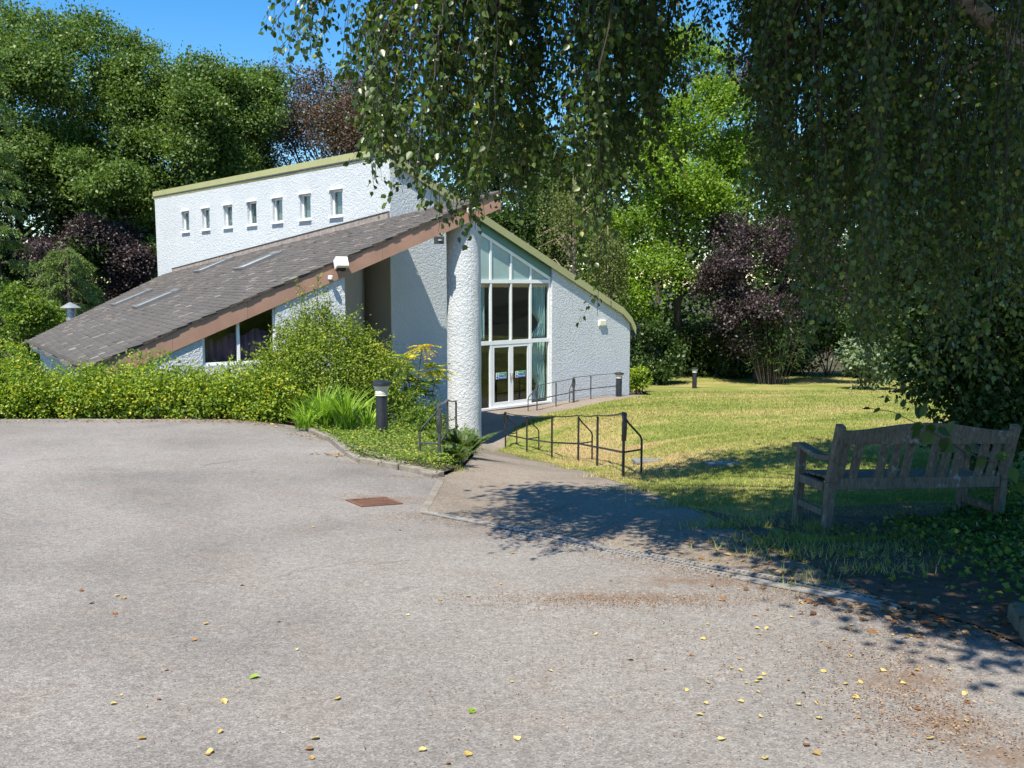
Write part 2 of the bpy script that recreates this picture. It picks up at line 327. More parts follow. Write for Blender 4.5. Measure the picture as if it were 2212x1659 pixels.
def asphalt_mat(name, tone, warm, chips=0.5, cracks=True):
    m, n, b = newmat(name); co = objco(n)
    big = noise(n, co, 0.30, 5, 0.62, 0.4); mid = noise(n, co, 1.7, 6, 0.68, 0.3); fine = noise(n, co, 22, 4, 0.75); dirt = noise(n, co, 0.8, 6, 0.7, 0.8)
    v = N(n, 'ShaderNodeTexVoronoi', Scale=125.0); n.links.new(co, v.inputs['Vector'])
    sep = n.nodes.new('ShaderNodeSeparateColor'); n.links.new(v.outputs['Color'], sep.inputs[0])
    lo = tuple(c * 0.74 for c in tone); hi = tuple(c * 1.18 for c in tone)
    c = ramp(n, [(0.34, lo), (0.5, tone), (0.68, hi)], big.outputs[0])
    wr = ramp(n, [(0.50, (0, 0, 0)), (0.72, (1, 1, 1))], mid.outputs[0])
    x = mixc(n, c.outputs[0], warm, wr.outputs[0])
    dr = ramp(n, [(0.58, (1, 1, 1)), (0.76, (0.80, 0.785, 0.77))], dirt.outputs[0]); x = mixc(n, x, dr.outputs[0], 1.0, 'MULTIPLY')
    ch = ramp(n, [(0.0, (1 - chips, 1 - chips, 1 - chips)), (0.35, (0.9, 0.9, 0.9)), (0.8, (1.05, 1.05, 1.05)), (1.0, (1 + chips, 1 + chips, 1 + chips * 0.95))], sep.outputs[0])
    x = mixc(n, x, ch.outputs[0], 1.0, 'MULTIPLY')
    fr = ramp(n, [(0.3, (0.76, 0.75, 0.74)), (0.7, (1.2, 1.2, 1.2))], fine.outputs[0]); x = mixc(n, x, fr.outputs[0], 1.0, 'MULTIPLY')
    if cracks:
        sn = noise(n, co, 7.0, 5, 0.75)      # brown stains where litter has rotted
        for (cx, cy, rx, ry) in ((1.98, 4.35, .45, .35), (1.95, 3.85, .42, .3), (2.05, 3.5, .4, .3), (.75, 5.9, .9, .22), (-1.45, 9.6, .8, .45), (1.3, 6.3, .8, .25), (-1.3, 12.3, .9, .3)):
            vm = n.nodes.new('ShaderNodeVectorMath'); vm.operation = 'SUBTRACT'; vm.inputs[1].default_value = (cx, cy, 0); n.links.new(co, vm.inputs[0])
            v2 = n.nodes.new('ShaderNodeVectorMath'); v2.operation = 'MULTIPLY'; v2.inputs[1].default_value = (1 / rx, 1 / ry, 0); n.links.new(vm.outputs[0], v2.inputs[0])
            ln = n.nodes.new('ShaderNodeVectorMath'); ln.operation = 'LENGTH'; n.links.new(v2.outputs[0], ln.inputs[0])
            mr_ = n.nodes.new('ShaderNodeMapRange'); mr_.inputs[1].default_value = 1.5; mr_.inputs[2].default_value = 0.0; mr_.inputs[3].default_value = 0; mr_.inputs[4].default_value = 1.5; n.links.new(ln.outputs['Value'], mr_.inputs[0])
            ml = n.nodes.new('ShaderNodeMath'); ml.operation = 'MULTIPLY'; n.links.new(mr_.outputs[0], ml.inputs[0]); n.links.new(sn.outputs[0], ml.inputs[1])
            sr = ramp(n, [(0.38, (0, 0, 0)), (0.75, (0.6, 0.6, 0.6))], ml.outputs[0]); x = mixc(n, x, (0.165, 0.098, 0.056), sr.outputs[0])
        ds = noise(n, co, 2.5, 4, 0.7); ad = n.nodes.new('ShaderNodeVectorMath'); ad.operation = 'MULTIPLY_ADD'; ad.inputs[1].default_value = (0.35, 0.35, 0); n.links.new(ds.outputs['Color'], ad.inputs[0]); n.links.new(co, ad.inputs[2])
        cv = N(n, 'ShaderNodeTexVoronoi', feature='DISTANCE_TO_EDGE', Scale=0.42); n.links.new(ad.outputs[0], cv.inputs['Vector'])
        cr = ramp(n, [(0.0, (1, 1, 1)), (0.0045, (0, 0, 0))], cv.outputs['Distance']); mk = noise(n, co, 0.6, 3); mr = ramp(n, [(0.52, (0, 0, 0)), (0.60, (0.4, 0.4, 0.4))], mk.outputs[0])
        f = mixc(n, cr.outputs[0], mr.outputs[0], 1.0, 'MULTIPLY'); x = mixc(n, x, (0.06, 0.052, 0.045), f)
    n.links.new(x, b.inputs['Base Color']); b.inputs['Roughness'].default_value = 0.9; b.inputs['Specular IOR Level'].default_value = 0.2
    bump(n, b, v.outputs['Distance'], 0.5, 0.005); return m
M['asphalt'] = asphalt_mat('worn_asphalt', (0.240, 0.223, 0.206), (0.238, 0.208, 0.184), 0.38)
M['pathmat'] = asphalt_mat('path_tarmac', (0.250, 0.212, 0.172), (0.24, 0.195, 0.15), 0.35, False)

def slate_mat():
    m, n, b = newmat('grey_slate'); co = objco(n); a = attr(n)
    c = ramp(n, [(0, (0.085, 0.078, 0.074)), (0.5, (0.112, 0.102, 0.096)), (0.86, (0.140, 0.127, 0.118)), (0.95, (0.25, 0.232, 0.215)), (1, (0.17, 0.13, 0.11))], a)
    n1 = noise(n, co, 1.1, 5, 0.65); n2 = noise(n, co, 14, 5, 0.7)
    r = ramp(n, [(0.3, (0.82, 0.82, 0.82)), (0.7, (1.22, 1.18, 1.14))], n1.outputs[0]); x = mixc(n, c.outputs[0], r.outputs[0], 1.0, 'MULTIPLY')
    r2 = ramp(n, [(0.62, (0, 0, 0)), (0.75, (1, 1, 1))], n2.outputs[0]); x = mixc(n, x, (0.26, 0.22, 0.18), r2.outputs[0])
    n.links.new(x, b.inputs['Base Color']); b.inputs['Roughness'].default_value = 0.7; b.inputs['Specular IOR Level'].default_value = 0.25
    bump(n, b, n2.outputs[0], 0.4, 0.01); return m
M['slate'] = slate_mat()

# ------------------------------------------------------------------ ground height
def sm(t): t = np.clip(t, 0, 1); return t * t * (3 - 2 * t)
def asp(x, y): return -(0.048 + 0.027 * sm((np.asarray(x, float) + 6) / 6)) * y
CP = []
for x in (-20, -14, -9, -5, -2, 0):
    for y in (-6, 0, 4, 8, 11): CP.append((x, y, float(asp(x, y))))
for x in (-20, -14, -9, -6): CP.append((x, 15.5, float(asp(x, 15.5))))
for x in (2, 5):
    for y in (-6, 0, 3): CP.append((x, y, float(asp(x, y))))
CP += [(2, 6, float(asp(2, 6))), (1, 9, float(asp(1, 9))), (0.5, 11, float(asp(0, 11)))]
def PT(px, py, Y): CP.append(tuple(at(px, py, Y)))
for a in ((1346, 1033, 12.2), (1290, 1012, 14.9), (1249, 999, 16.8), (1192, 994, 18.0), (1138, 982, 20.4), (1092, 970, 22.0)): PT(*a)
for y, px in ((12.5, 1140), (14, 1110), (16, 1085), (18, 1065), (20, 1052), (21.5, 1048)):
    CP.append((xat(px, y), y, -0.92 + (y - 12) * -0.135))
CP += [(-0.6, 23, -2.27), (0.2, 25, -2.27), (-0.6, 25.5, -2.27), (0, 27.7, -2.27), (1.1, 29.0, -2.27), (-2.5, 24.5, -2.27), (-2.4, 22.5, -2.1)]
for a in ((1159, 887, 28.0), (1331, 857, 30.6), (1500, 838, 39), (1700, 838, 38), (1950, 852, 33.7), (1363, 853, 32.2), (1600, 913, 20), (1600, 862, 28), (1250, 925, 21), (1180, 905, 25),
          (1900, 900, 20), (1750, 860, 28), (2100, 870, 27), (1450, 960, 15), (826, 958, 15)): PT(*a)
CP += [(-3.6, 15.3, -0.86), (-5, 16.2, -0.80), (-2.1, 17.5, -1.35), (-1.9, 20, -1.95), (-6, 18, -0.9), (-9, 18, -0.85),
       (2.755, 7.8, -0.541), (4.57, 8.2, -0.60), (2.65, 8.3, -0.57), (2.1, 7, -0.49), (3, 5.2, -0.36), (5, 4.5, -0.26), (5, 7, -0.43), (6, 10.5, -0.72), (3, 11, -0.8),
       (-16, 24, -1.2), (-22, 30, -1.5), (-25, 45, -2.4), (-12, 48, -2.6), (0, 48, -2.9), (12, 48, -3.0), (25, 45, -2.9), (25, 25, -1.8), (15, 12, -0.9), (12, 2, 0.0), (40, 60, -3), (-40, 60, -3), (0, 65, -3), (-30, 15, -0.7), (40, 20, -1.5)]
CP = np.array(CP)
def _k(d2): return 0.5 * d2 * np.log(d2 + 1e-9)
_n = len(CP); _A = np.zeros((_n + 3, _n + 3))
_d2 = ((CP[:, None, :2] - CP[None, :, :2]) ** 2).sum(-1)
_A[:_n, :_n] = _k(_d2) + np.eye(_n) * 0.02; _A[:_n, _n] = 1; _A[:_n, _n + 1:] = CP[:, :2]; _A[_n:, :_n] = _A[:_n, _n:].T
_W = np.linalg.solve(_A, np.concatenate([CP[:, 2], np.zeros(3)]))
def H(x, y):
    x = np.atleast_1d(np.asarray(x, float)); y = np.atleast_1d(np.asarray(y, float)); sh = x.shape
    x = x.ravel(); y = y.ravel(); out = np.empty(len(x))
    for i in range(0, len(x), 20000):
        xx, yy = x[i:i + 20000], y[i:i + 20000]
        d2 = (xx[:, None] - CP[None, :, 0]) ** 2 + (yy[:, None] - CP[None, :, 1]) ** 2
        out[i:i + 20000] = _k(d2) @ _W[:_n] + _W[_n] + _W[_n + 1] * xx + _W[_n + 2] * yy
    r = np.hypot(x, y - 20); f = sm((r - 32) / 25); far = np.where(y > 20, -3.0, -1.0)
    return (out * (1 - f) + far * f).reshape(sh)
def h1(x, y): return float(H([x], [y])[0])
_Y = np.arange(2.0, 60, 0.02)
def gpx(px, py):
    """where the line of sight meets the ground"""
    d = ray(px, py); z = EYE + d[2] * _Y; g = H(d[0] * _Y, _Y)
    i = int(np.argmax(z < g)); return np.array([d[0] * _Y[i], _Y[i], g[i]])

def inpoly(poly, x, y):
    x = np.asarray(x); y = np.asarray(y); c = np.zeros(x.shape, bool); n = len(poly)
    for i in range(n):
        x1, y1 = poly[i][:2]; x2, y2 = poly[(i + 1) % n][:2]
        if y1 == y2: continue
        c ^= ((y1 > y) != (y2 > y)) & (x < (x2 - x1) * (y - y1) / (y2 - y1) + x1)
    return c
def subdiv(poly, step):
    out = []
    for i, p in enumerate(poly):
        q = poly[(i + 1) % len(poly)]; n = max(1, int(math.dist(p[:2], q[:2]) / step))
        for k in range(n): out.append((p[0] + (q[0] - p[0]) * k / n, p[1] + (q[1] - p[1]) * k / n))
    return out
def sheet(name, poly, step, dz, mat, kind='structure'):
    poly = subdiv([p[:2] for p in poly], step)
    xs = [p[0] for p in poly]; ys = [p[1] for p in poly]
    gx, gy = np.meshgrid(np.arange(min(xs) + step / 2, max(xs), step), np.arange(min(ys) + step / 2, max(ys), step))
    ok = inpoly(poly, gx.ravel(), gy.ravel()); ix, iy = gx.ravel()[ok], gy.ravel()[ok]
    pts = [Vector(p) for p in poly] + [Vector((a, b)) for a, b in zip(ix, iy)]
    n = len(poly)
    vs, es, fs, *_ = delaunay_2d_cdt(pts, [], [list(range(n))], 1, 1e-5)
    a = np.array([(v.x, v.y) for v in vs]); z = H(a[:, 0], a[:, 1]) + dz
    fs = [f if (a[f[1]] - a[f[0]])[0] * (a[f[2]] - a[f[0]])[1] - (a[f[1]] - a[f[0]])[1] * (a[f[2]] - a[f[0]])[0] > 0 else f[::-1] for f in fs]
    me = bpy.data.meshes.new(name); me.from_pydata([(p[0], p[1], q) for p, q in zip(a, z)], [], fs); me.update()
    me.polygons.foreach_set('use_smooth', [True] * len(me.polygons))
    o = link_mesh(name, me, mat); o['kind'] = kind; return o

# base ground: one sheet to the horizon
gx = np.concatenate([np.linspace(-600, -40, 15), np.arange(-38, 38.1, 0.8), np.linspace(40, 600, 15)])
gy = np.concatenate([np.linspace(-120, -8, 8), np.arange(-7, 60, 0.8), np.linspace(62, 900, 16)])
GX, GY = np.meshgrid(gx, gy); GZ = H(GX, GY) - 0.07
idx = np.arange(GX.size).reshape(GX.shape)
M['floor_wood'] = paint('dark_woodland_floor', (0.05, 0.048, 0.022), 0.95, 0.5, 0.9, bmp=0.6)
me = np_mesh('ground', np.stack([GX.ravel(), GY.ravel(), GZ.ravel()], 1), np.stack([idx[:-1, :-1].ravel(), idx[:-1, 1:].ravel(), idx[1:, 1:].ravel(), idx[1:, :-1].ravel()], 1), smooth=True)
tag(link_mesh('ground', me, M['floor_wood']), kind='structure')

G = lambda *pts: [gpx(*p) for p in pts]
drain_line = G((905, 1108), (1050, 1136), (1190, 1163), (1330, 1192), (1500, 1224), (1700, 1262), (1950, 1315))
kerb_line = G((640, 921), (705, 950), (745, 984), (775, 1001), (860, 1016), (948, 1033))
asphalt_poly = [(-24, 16.2)] + G((-200, 905), (0, 905), (300, 906), (560, 909)) + kerb_line + drain_line + G((2100, 1352), (2212, 1400)) + [(3.6, 4.4), (6, 3.6), (6, -6), (-24, -6)]
sheet('asphalt_yard', asphalt_poly, 0.45, 0.0, M['asphalt'])
path_right = G((1700, 1195), (1600, 1142), (1500, 1096), (1420, 1064), (1340, 1038), (1270, 1016), (1200, 1000), (1130, 986), (1078, 972))
fore = [(-0.15, 22.6), (0.02, 24.2), (0.55, 25.6), (1.2, 26.6), (2.2, 27.9), (4.3, 30.3), (5.0, 31.6), (4.4, 32.2), (1.35, 29.5), (-3.3, 25.2), (-3.6, 22.6), (-1.9, 21.6)]
left_edge = [gpx(1018, 968), gpx(1022, 985), gpx(1000, 1012), gpx(948, 1033)]
path_poly = [tuple(p[:2]) for p in drain_line] + [tuple(gpx(1950, 1300)[:2])] + [tuple(p[:2]) for p in path_right] + fore + [tuple(p[:2]) for p in left_edge]
sheet('path', path_poly, 0.4, 0.006, M['pathmat'])
lawn_edge = [tuple(p[:2]) for p in G((2300, 1350), (2060, 1318), (1930, 1290), (1810, 1248), (1692, 1200), (1592, 1147), (1492, 1101), (1412, 1069), (1332, 1042), (1264, 1019), (1196, 1003), (1126, 989), (1074, 974))] + fore[:7]
lawn_poly = lawn_edge + [(5.2, 36), (6, 46), (16, 47), (32, 46), (30, 10), (8, 4.2), (4.6, 4.9)]
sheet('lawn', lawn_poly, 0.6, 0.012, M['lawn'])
bank_poly = [tuple(p[:2]) for p in G((1500, 1101), (1600, 1147), (1700, 1200), (1800, 1247), (1880, 1285), (1950, 1318), (2100, 1354), (2212, 1402))] + [(3.6, 4.3), (6, 3.5), (9, 4), (9, 7.5), (5, 7.3)] + [tuple(p[:2]) for p in G((2090, 1138), (1960, 1166), (1800, 1176), (1700, 1168), (1600, 1122))]
sheet('bank', bank_poly, .4, 0.018, M['soil'])
sheet('bare_earth', [tuple(p[:2]) for p in G((1630, 1128), (1700, 1150), (1790, 1166), (1950, 1160), (2110, 1138), (2190, 1108), (2120, 1092), (1980, 1090), (1850, 1096), (1720, 1104))], .35, 0.022, M['soil'])
sheet('path_edging', [tuple(p[:2]) for p in G((905, 1108), (922, 1110), (962, 1036), (948, 1033))], .4, 0.010, M['concrete'])

# ------------------------------------------------------------------ foliage helpers
def unit(a): return a / np.maximum(np.linalg.norm(a, axis=-1, keepdims=True), 1e-9)
def leaves(name, P, T, Nn, size, wid, mat, parent=None, v=None, shape='kite', fold=0.12):
    P = np.asarray(P, float); n = len(P); T = unit(np.asarray(T, float)); Nn = np.asarray(Nn, float)
    Nn = unit(Nn - T * (Nn * T).sum(-1, keepdims=True)); B = np.cross(Nn, T)
    s = np.broadcast_to(np.asarray(size, float), (n,))[:, None]; w_ = np.broadcast_to(np.asarray(wid, float), (n,))[:, None]
    if v is None: v = RNG.random(n)
    if shape == 'kite':
        q = [P, P + T * s * 0.45 + B * s * w_ * 0.5 + Nn * s * fold, P + T * s, P + T * s * 0.45 - B * s * w_ * 0.5 + Nn * s * fold]
        V = np.stack(q, 1).reshape(-1, 3); F = np.arange(n * 4).reshape(n, 4); fa = v
    elif shape == 'fold':
        q = [P, P + T * s * 0.40 + B * s * w_ * 0.5 + Nn * s * fold, P + T * s, P + T * s * 0.40 - B * s * w_ * 0.5 + Nn * s * fold]
        V = np.stack(q, 1).reshape(-1, 3); b = np.arange(n)[:, None] * 4
        F = np.stack([b + [0, 2, 1], b + [0, 3, 2]], 1).reshape(-1, 3); fa = np.repeat(v, 2)
    else:   # rounded leaf with a midrib fold
        q = [P, P + T * s * 0.12 + B * s * w_ * 0.36 + Nn * s * fold * 0.7, P + T * s * 0.42 + B * s * w_ * 0.5 + Nn * s * fold, P + T * s,
             P + T * s * 0.42 - B * s * w_ * 0.5 + Nn * s * fold, P + T * s * 0.12 - B * s * w_ * 0.36 + Nn * s * fold * 0.7]
        V = np.stack(q, 1).reshape(-1, 3); b = np.arange(n)[:, None] * 6
        F = np.stack([b + [0, 3, 2, 1], b + [0, 5, 4, 3]], 1).reshape(-1, 4); fa = np.repeat(v, 2)
    return link_mesh(name, np_mesh(name, V, F, fa), mat, parent)
def rdir(n): return unit(RNG.normal(size=(n, 3)))
def lobe_sprays(lobes, nspray, inner=0.3, upbias=0.25, squash=1.0):
    lobes = np.asarray(lobes, float); w_ = lobes[:, 3] ** 2; k = RNG.choice(len(lobes), nspray, p=w_ / w_.sum())
    d = RNG.normal(size=(nspray, 3)); d = unit(d); d[:, 2] += upbias; d = unit(d)
    r = lobes[k, 3] * np.where(RNG.random(nspray) < inner, RNG.uniform(0.2, 0.85, nspray), RNG.normal(0.98, 0.16, nspray))
    c = lobes[k, :3] + d * r[:, None] * np.array([1, 1, squash]); return c, d
def spray_leaves(name, c, d, per, spread, size, wid, mat, parent, upw=0.55, shape='kite', flat=0.6, vmix=0.5, vlo=None):
    n = len(c) * per; C = np.repeat(c, per, 0); D = np.repeat(d, per, 0)
    off = RNG.normal(size=(n, 3)) * spread * np.array([1, 1, flat]); P = C + off
    Nn = unit(D * 0.55 + np.array([0, 0, upw]) + RNG.normal(size=(n, 3)) * 0.45)
    T = unit(D * 0.5 + RNG.normal(size=(n, 3)) * 0.8)
    v = np.clip(np.repeat(RNG.random(len(c)), per) * vmix + RNG.random(n) * (1 - vmix), 0, 1)
    if vlo is not None: v = v * vlo
    return leaves(name, P, T, Nn, RNG.uniform(0.75, 1.25, n) * size, wid, mat, parent, v, shape)
def ell_lobes(c, r, n, f=(0.28, 0.42), seed=0):
    g = np.random.default_rng(seed); d = unit(g.normal(size=(n, 3))); q = g.uniform(0.35, 1.0, n) ** 0.65
    rad = g.uniform(*f, n) * min(r[0], r[1], r[2] * 1.1)
    p = np.array(c) + d * q[:, None] * np.array(r)
    return np.concatenate([p, rad[:, None]], 1)
def limbs(mb, base, lobes, r0, k, seed=0, fork=0.35, nx=0):
    g = np.random.default_rng(seed); base = np.array(base, float); lobes = np.asarray(lobes)
    top = lobes[:, :3].mean(0); top[2] = lobes[:, 2].min() * 0.4 + lobes[:, 2].max() * 0.6
    mid = base * 0.5 + top * 0.5 + g.normal(size=3) * 0.25
    tr = [base - np.array([0, 0, 0.3]), base + np.array([0, 0, 0.5]), base * 0.72 + top * 0.28 + g.normal(size=3) * 0.12, mid, top]
    mb.tube(tr, [r0 * 1.25, r0, r0 * 0.85, r0 * 0.62, r0 * 0.2], 8)
    for i in list(g.choice(len(lobes), min(k, len(lobes)), replace=False)) + list(range(len(lobes) - nx, len(lobes))):
        t = g.uniform(fork, 0.9); st = base + (top - base) * t; e = lobes[i, :3]
        m_ = st * 0.45 + e * 0.55 + np.array([0, 0, -0.06 * np.linalg.norm(e - st)]) + g.normal(size=3) * 0.15
        rr = r0 * 0.5 * (1 - t * 0.6)
        mb.tube([st, m_, e], [rr, rr * 0.55, rr * 0.2], 5)
        for q in range(3):
            e2 = e + unit(g.normal(size=3)) * lobes[i, 3] * 0.9; mb.tube([m_ * 0.3 + e * 0.7, e2], [rr * 0.3, rr * 0.1], 4)
def tree(label, px, top, bot, hw, Y, mat, nl=22, sprays=1500, per=16, spread=0.36, size=0.24, wid=0.6, r0=0.28, seed=1, depth=0.9, name='deciduous_tree', group=None, extra=None, f=(0.20, 0.36), inner=0.22, cat='tree', k=12, upbias=0.75):
    if size > .15: size *= .78; per = int(per * 1.5)
    cx = xat(px, Y); zt, zb = zat(top, Y), zat(bot, Y); rx = hw / FPX * Y
    c = (cx, Y, (zt + zb) / 2); r = (rx, rx * depth, (zt - zb) / 2)
    lob = ell_lobes(c, r, nl, f, seed)
    if extra:
        lob = np.concatenate([lob, np.array([(xat(a, Y), Y + dy, zat(b, Y), rr / FPX * Y) for a, b, rr, dy in extra])])
    g = h1(cx, Y); t = empty(name, (cx, Y, g), 0, label, cat, group)
    lob2 = lob.copy(); lob2[:, :3] -= np.array([cx, Y, g])
    mb = MB(); limbs(mb, (0, 0, 0), lob2, r0, k, seed, nx=len(extra or [])); mb.build('trunk', M['bark'], t, True)
    cc, d = lobe_sprays(lob2, sprays, inner, upbias)
    ok = cc[:, 2] > 0.15; spray_leaves('crown', cc[ok], d[ok], per, spread, size, wid, mat, t)
    return t

# ================================================================== THE HALL
dB = np.array([0.7396, 0.673]); B0 = np.array([0.177, 28.5]); dA = np.array([-0.673, 0.7396])
FL = -2.27
def hp(t, s, z): q = B0 + dB * t + dA * s; return Vector((q[0], q[1], z))   # hall frame: t along the gable, s into the building
hall = empty('chapel_hall', (0, 0, 0), 0, 'white roughcast hall with clerestory windows, sloping olive edged roof and slate lean-to wing', 'building')
TA, TE, SB = -4.78, 5.45, 16.85
ztop = lambda t: 3.03 - 0.4505 * t
def quad_prism(mb, pts, off): mb.prism([hp(*p) for p in pts], Vector((dA[0], dA[1], 0)) * off)
# gable wall (two pieces either side of the glazing)
GL, GR = -1.92, 1.53
mb = MB()
quad_prism(mb, [(TA, 0, FL - .4), (GL, 0, FL - .4), (GL, 0, ztop(GL) - .10), (TA, 0, ztop(TA) - .10)], 0.28)
quad_prism(mb, [(GR, 0, FL - .4), (TE, 0, FL - .4), (TE, 0, 0.46), (5.0, 0, 0.70), (GR, 0, ztop(GR) - .10)], 0.28)
mb.build('gable_wall', M['stucco'], hall)
mb = MB(); quad_prism(mb, [(GL, .03, FL - .4), (GR, .03, FL - .4), (GR, .03, FL + .01), (GL, .03, FL + .01)], 0.22); mb.build('brick_plinth', M['rust'], hall)
# clerestory wall with seven openings
WS = [2.79, 4.63, 6.43, 8.25, 10.10, 11.97, 13.82]; WZ0, WZ1 = 3.66, 4.43; WH = 0.33
mb = MB()
def abox(s0, s1, z0, z1, t0=TA, t1=TA + .28):
    mb.hexa([hp(t0, s0, z0), hp(t1, s0, z0), hp(t1, s1, z0), hp(t0, s1, z0)], [hp(t0, s0, z1), hp(t1, s0, z1), hp(t1, s1, z1), hp(t0, s1, z1)])
abox(0.28, SB, FL - .4, WZ0); abox(0.28, SB, WZ1, 5.21)
prev = 0.28
for c in WS: abox(prev, c - WH, WZ0, WZ1); prev = c + WH
abox(prev, SB, WZ0, WZ1)
mb.build('clerestory_wall', M['stucco'], hall)
# far walls
mb = MB()
quad_prism(mb, [(TA + .28, SB - .28, FL - .4), (TE, SB - .28, FL - .4), (TE, SB - .28, .45), (TA + .28, SB - .28, ztop(TA + .28) - .12)], 0.27)
abox(0.28, SB - .28, FL - .4, 0.35, TE - .28, TE); mb.build('rear_wall', M['stucco'], hall)
mb = MB(); mb.hexa([hp(TA + .29, .30, FL - .1), hp(TE - .29, .30, FL - .1), hp(TE - .29, SB - .3, FL - .1), hp(TA + .29, SB - .3, FL - .1)],
                   [hp(TA + .29, .30, FL), hp(TE - .29, .30, FL), hp(TE - .29, SB - .3, FL), hp(TA + .29, SB - .3, FL)]); mb.build('interior_floor', M['floorin'], hall)
mb = MB(); abox(1.0, SB - 1, FL, 3.4, TA + .30, TA + .33); quad_prism(mb, [(TA + .34, 9.0, FL), (TE - .3, 9.0, FL), (TE - .3, 9.0, .3), (TA + .34, 9.0, 4.7)], 0.1); mb.build('interior_wall', M['interior'], hall)
# roof: one long pitch that steepens over the eave
prof = [(TA, 5.18), (4.97, 0.79), (5.42, 0.44), (5.66, 0.10)]
mb = MB()
for i in range(3):
    (t0, z0), (t1, z1) = prof[i], prof[i + 1]; th = 0.10
    mb.hexa([hp(t0, -.07, z0 - th), hp(t1, -.07, z1 - th), hp(t1, SB + .1, z1 - th), hp(t0, SB + .1, z0 - th)],
            [hp(t0, -.07, z0), hp(t1, -.07, z1), hp(t1, SB + .1, z1), hp(t0, SB + .1, z0)])
roof = mb.build('hall_roof', M['olive'], hall)
mb = MB()
for i in range(3):
    (t0, z0), (t1, z1) = prof[i], prof[i + 1]; k = 0.22 if i < 2 else 0.26
    mb.hexa([hp(t0, -.105, z0 - k), hp(t1, -.105, z1 - k), hp(t1, -.072, z1 - k), hp(t0, -.072, z0 - k)], [hp(t0, -.105, z0 + .02), hp(t1, -.105, z1 + .02), hp(t1, -.072, z1 + .02), hp(t0, -.072, z0 + .02)])
mb.build('gable_trim', M['olive'], hall)
mb = MB(); abox(-.10, SB + .1, 5.205, 5.40, TA - .035, TA + .30); mb.build('clerestory_trim', M['olive'], hall)
# clerestory windows
for c in WS:
    mb = MB(); f = 0.05
    for s0, s1, z0, z1 in ((c - WH, c - WH + f, WZ0, WZ1), (c + WH - f, c + WH, WZ0, WZ1), (c - WH + f, c + WH - f, WZ0, WZ0 + f), (c - WH + f, c + WH - f, WZ1 - f, WZ1)):
        abox(s0, s1, z0, z1, TA + .10, TA + .16)
    wn = mb.build('clerestory_window', M['white'], hall)
    mb = MB(); abox(c - WH + f, c + WH - f, WZ0 + f, WZ1 - f, TA + .125, TA + .130); mb.build('pane', M['glass'], wn)
    mb = MB(); abox(c - WH - .05, c + WH + .05, WZ0 - .06, WZ0 - .002, TA - .075, TA + .02); mb.build('sill', M['white'], wn)
    mb = MB(); abox(c - WH - .05, c + WH + .05, WZ1 + .002, WZ1 + .045, TA - .06, TA + .02); mb.build('hood', M['white'], wn)
    mb = MB(); abox(c + 0.0, c + WH - f, WZ0 + f, WZ1 - f, TA + .20, TA + .215); mb.build('blind', M['blind'], wn)
# flashing along the slate roof
z_fl = lambda s: 3.502 - (3.502 - 2.122) * s / 15.19
for nm, a, b_, dp, mt in (('brick_upstand', -.06, .105, .07, 'lead'), ('lead_flashing', .108, .135, .085, 'moss')):
    mb = MB()
    mb.hexa([hp(TA - dp, 0.02, z_fl(0) + a), hp(TA - .002, 0.02, z_fl(0) + a), hp(TA - .002, 15.2, z_fl(15.2) + a), hp(TA - dp, 15.2, z_fl(15.2) + a)],
            [hp(TA - dp, 0.02, z_fl(0) + b_), hp(TA - .002, 0.02, z_fl(0) + b_), hp(TA - .002, 15.2, z_fl(15.2) + b_), hp(TA - dp, 15.2, z_fl(15.2) + b_)])
    mb.build(nm, M[mt], hall)

# glazed screen in the gable
zg = lambda t: 1.884 + (1.51 - t) * (3.436 - 1.884) / (1.519 + 1.850)        # top of the sloping head frame
mb = MB()
def bbox(t0, t1, z0, z1, s0=.10, s1=.17): mb.hexa([hp(t0, s0, z0), hp(t1, s0, z0), hp(t1, s1, z0), hp(t0, s1, z0)], [hp(t0, s0, z1), hp(t1, s0, z1), hp(t1, s1, z1), hp(t0, s1, z1)])
def bsl(t0, t1, a0, b0, a1, b1, s0, s1): mb.hexa([hp(t0, s0, a0), hp(t1, s0, a1), hp(t1, s1, a1), hp(t0, s1, a0)], [hp(t0, s0, b0), hp(t1, s0, b1), hp(t1, s1, b1), hp(t0, s1, b0)])
MT = [-1.036, -0.198, 0.646]
bsl(GL, GR, ztop(GL) - .21, ztop(GL) - .11, ztop(GR) - .21, ztop(GR) - .11, .04, .2)
bsl(GL, GR, zg(GL) - .02, ztop(GL) - .215, zg(GR) - .02, ztop(GR) - .215, .06, .12)
mb.build('teal_board', M['teal'], hall)
mb = MB()
bsl(GL, GR, zg(GL) - .13, zg(GL) - .02, zg(GR) - .13, zg(GR) - .02, .075, .165)
bbox(GL, GR, 1.665, 1.775, .075, .165); bbox(GL, GR, -.235, -.115, .075, .165); bbox(GL, GR, FL + .012, FL + .075, .04, .165)
bbox(GR - .075, GR - .001, FL + .075, -.236, .08, .16); bbox(GR - .075, GR - .001, -.114, 1.664, .08, .16); bbox(GL, GL + .07, FL + .075, -.236, .08, .16)
for t in MT:
    bbox(t - .035, t + .035, -.114, 1.664, .08, .16)
    bsl(t - .035, t + .035, 1.776, zg(t - .035) - .131, 1.776, zg(t + .035) - .131, .08, .16)
for t in (MT[0], MT[2]): bbox(t - .045, t + .045, FL + .076, -.236, .08, .16)
scr = mb.build('glazed_screen', M['white'], hall)
edges = [GL] + MT + [GR - .075]
for i in range(4):
    a, b = edges[i] + .03, edges[i + 1] - .03
    mb = MB(); bbox(a, b, -.12, 1.67, .118, .122); mb.build('pane', M['glass'], scr)
    mb = MB(); bsl(a, b, 1.77, zg(a) - .12, 1.77, zg(b) - .12, .118, .126); mb.build('frosted_pane', M['frost'], scr)
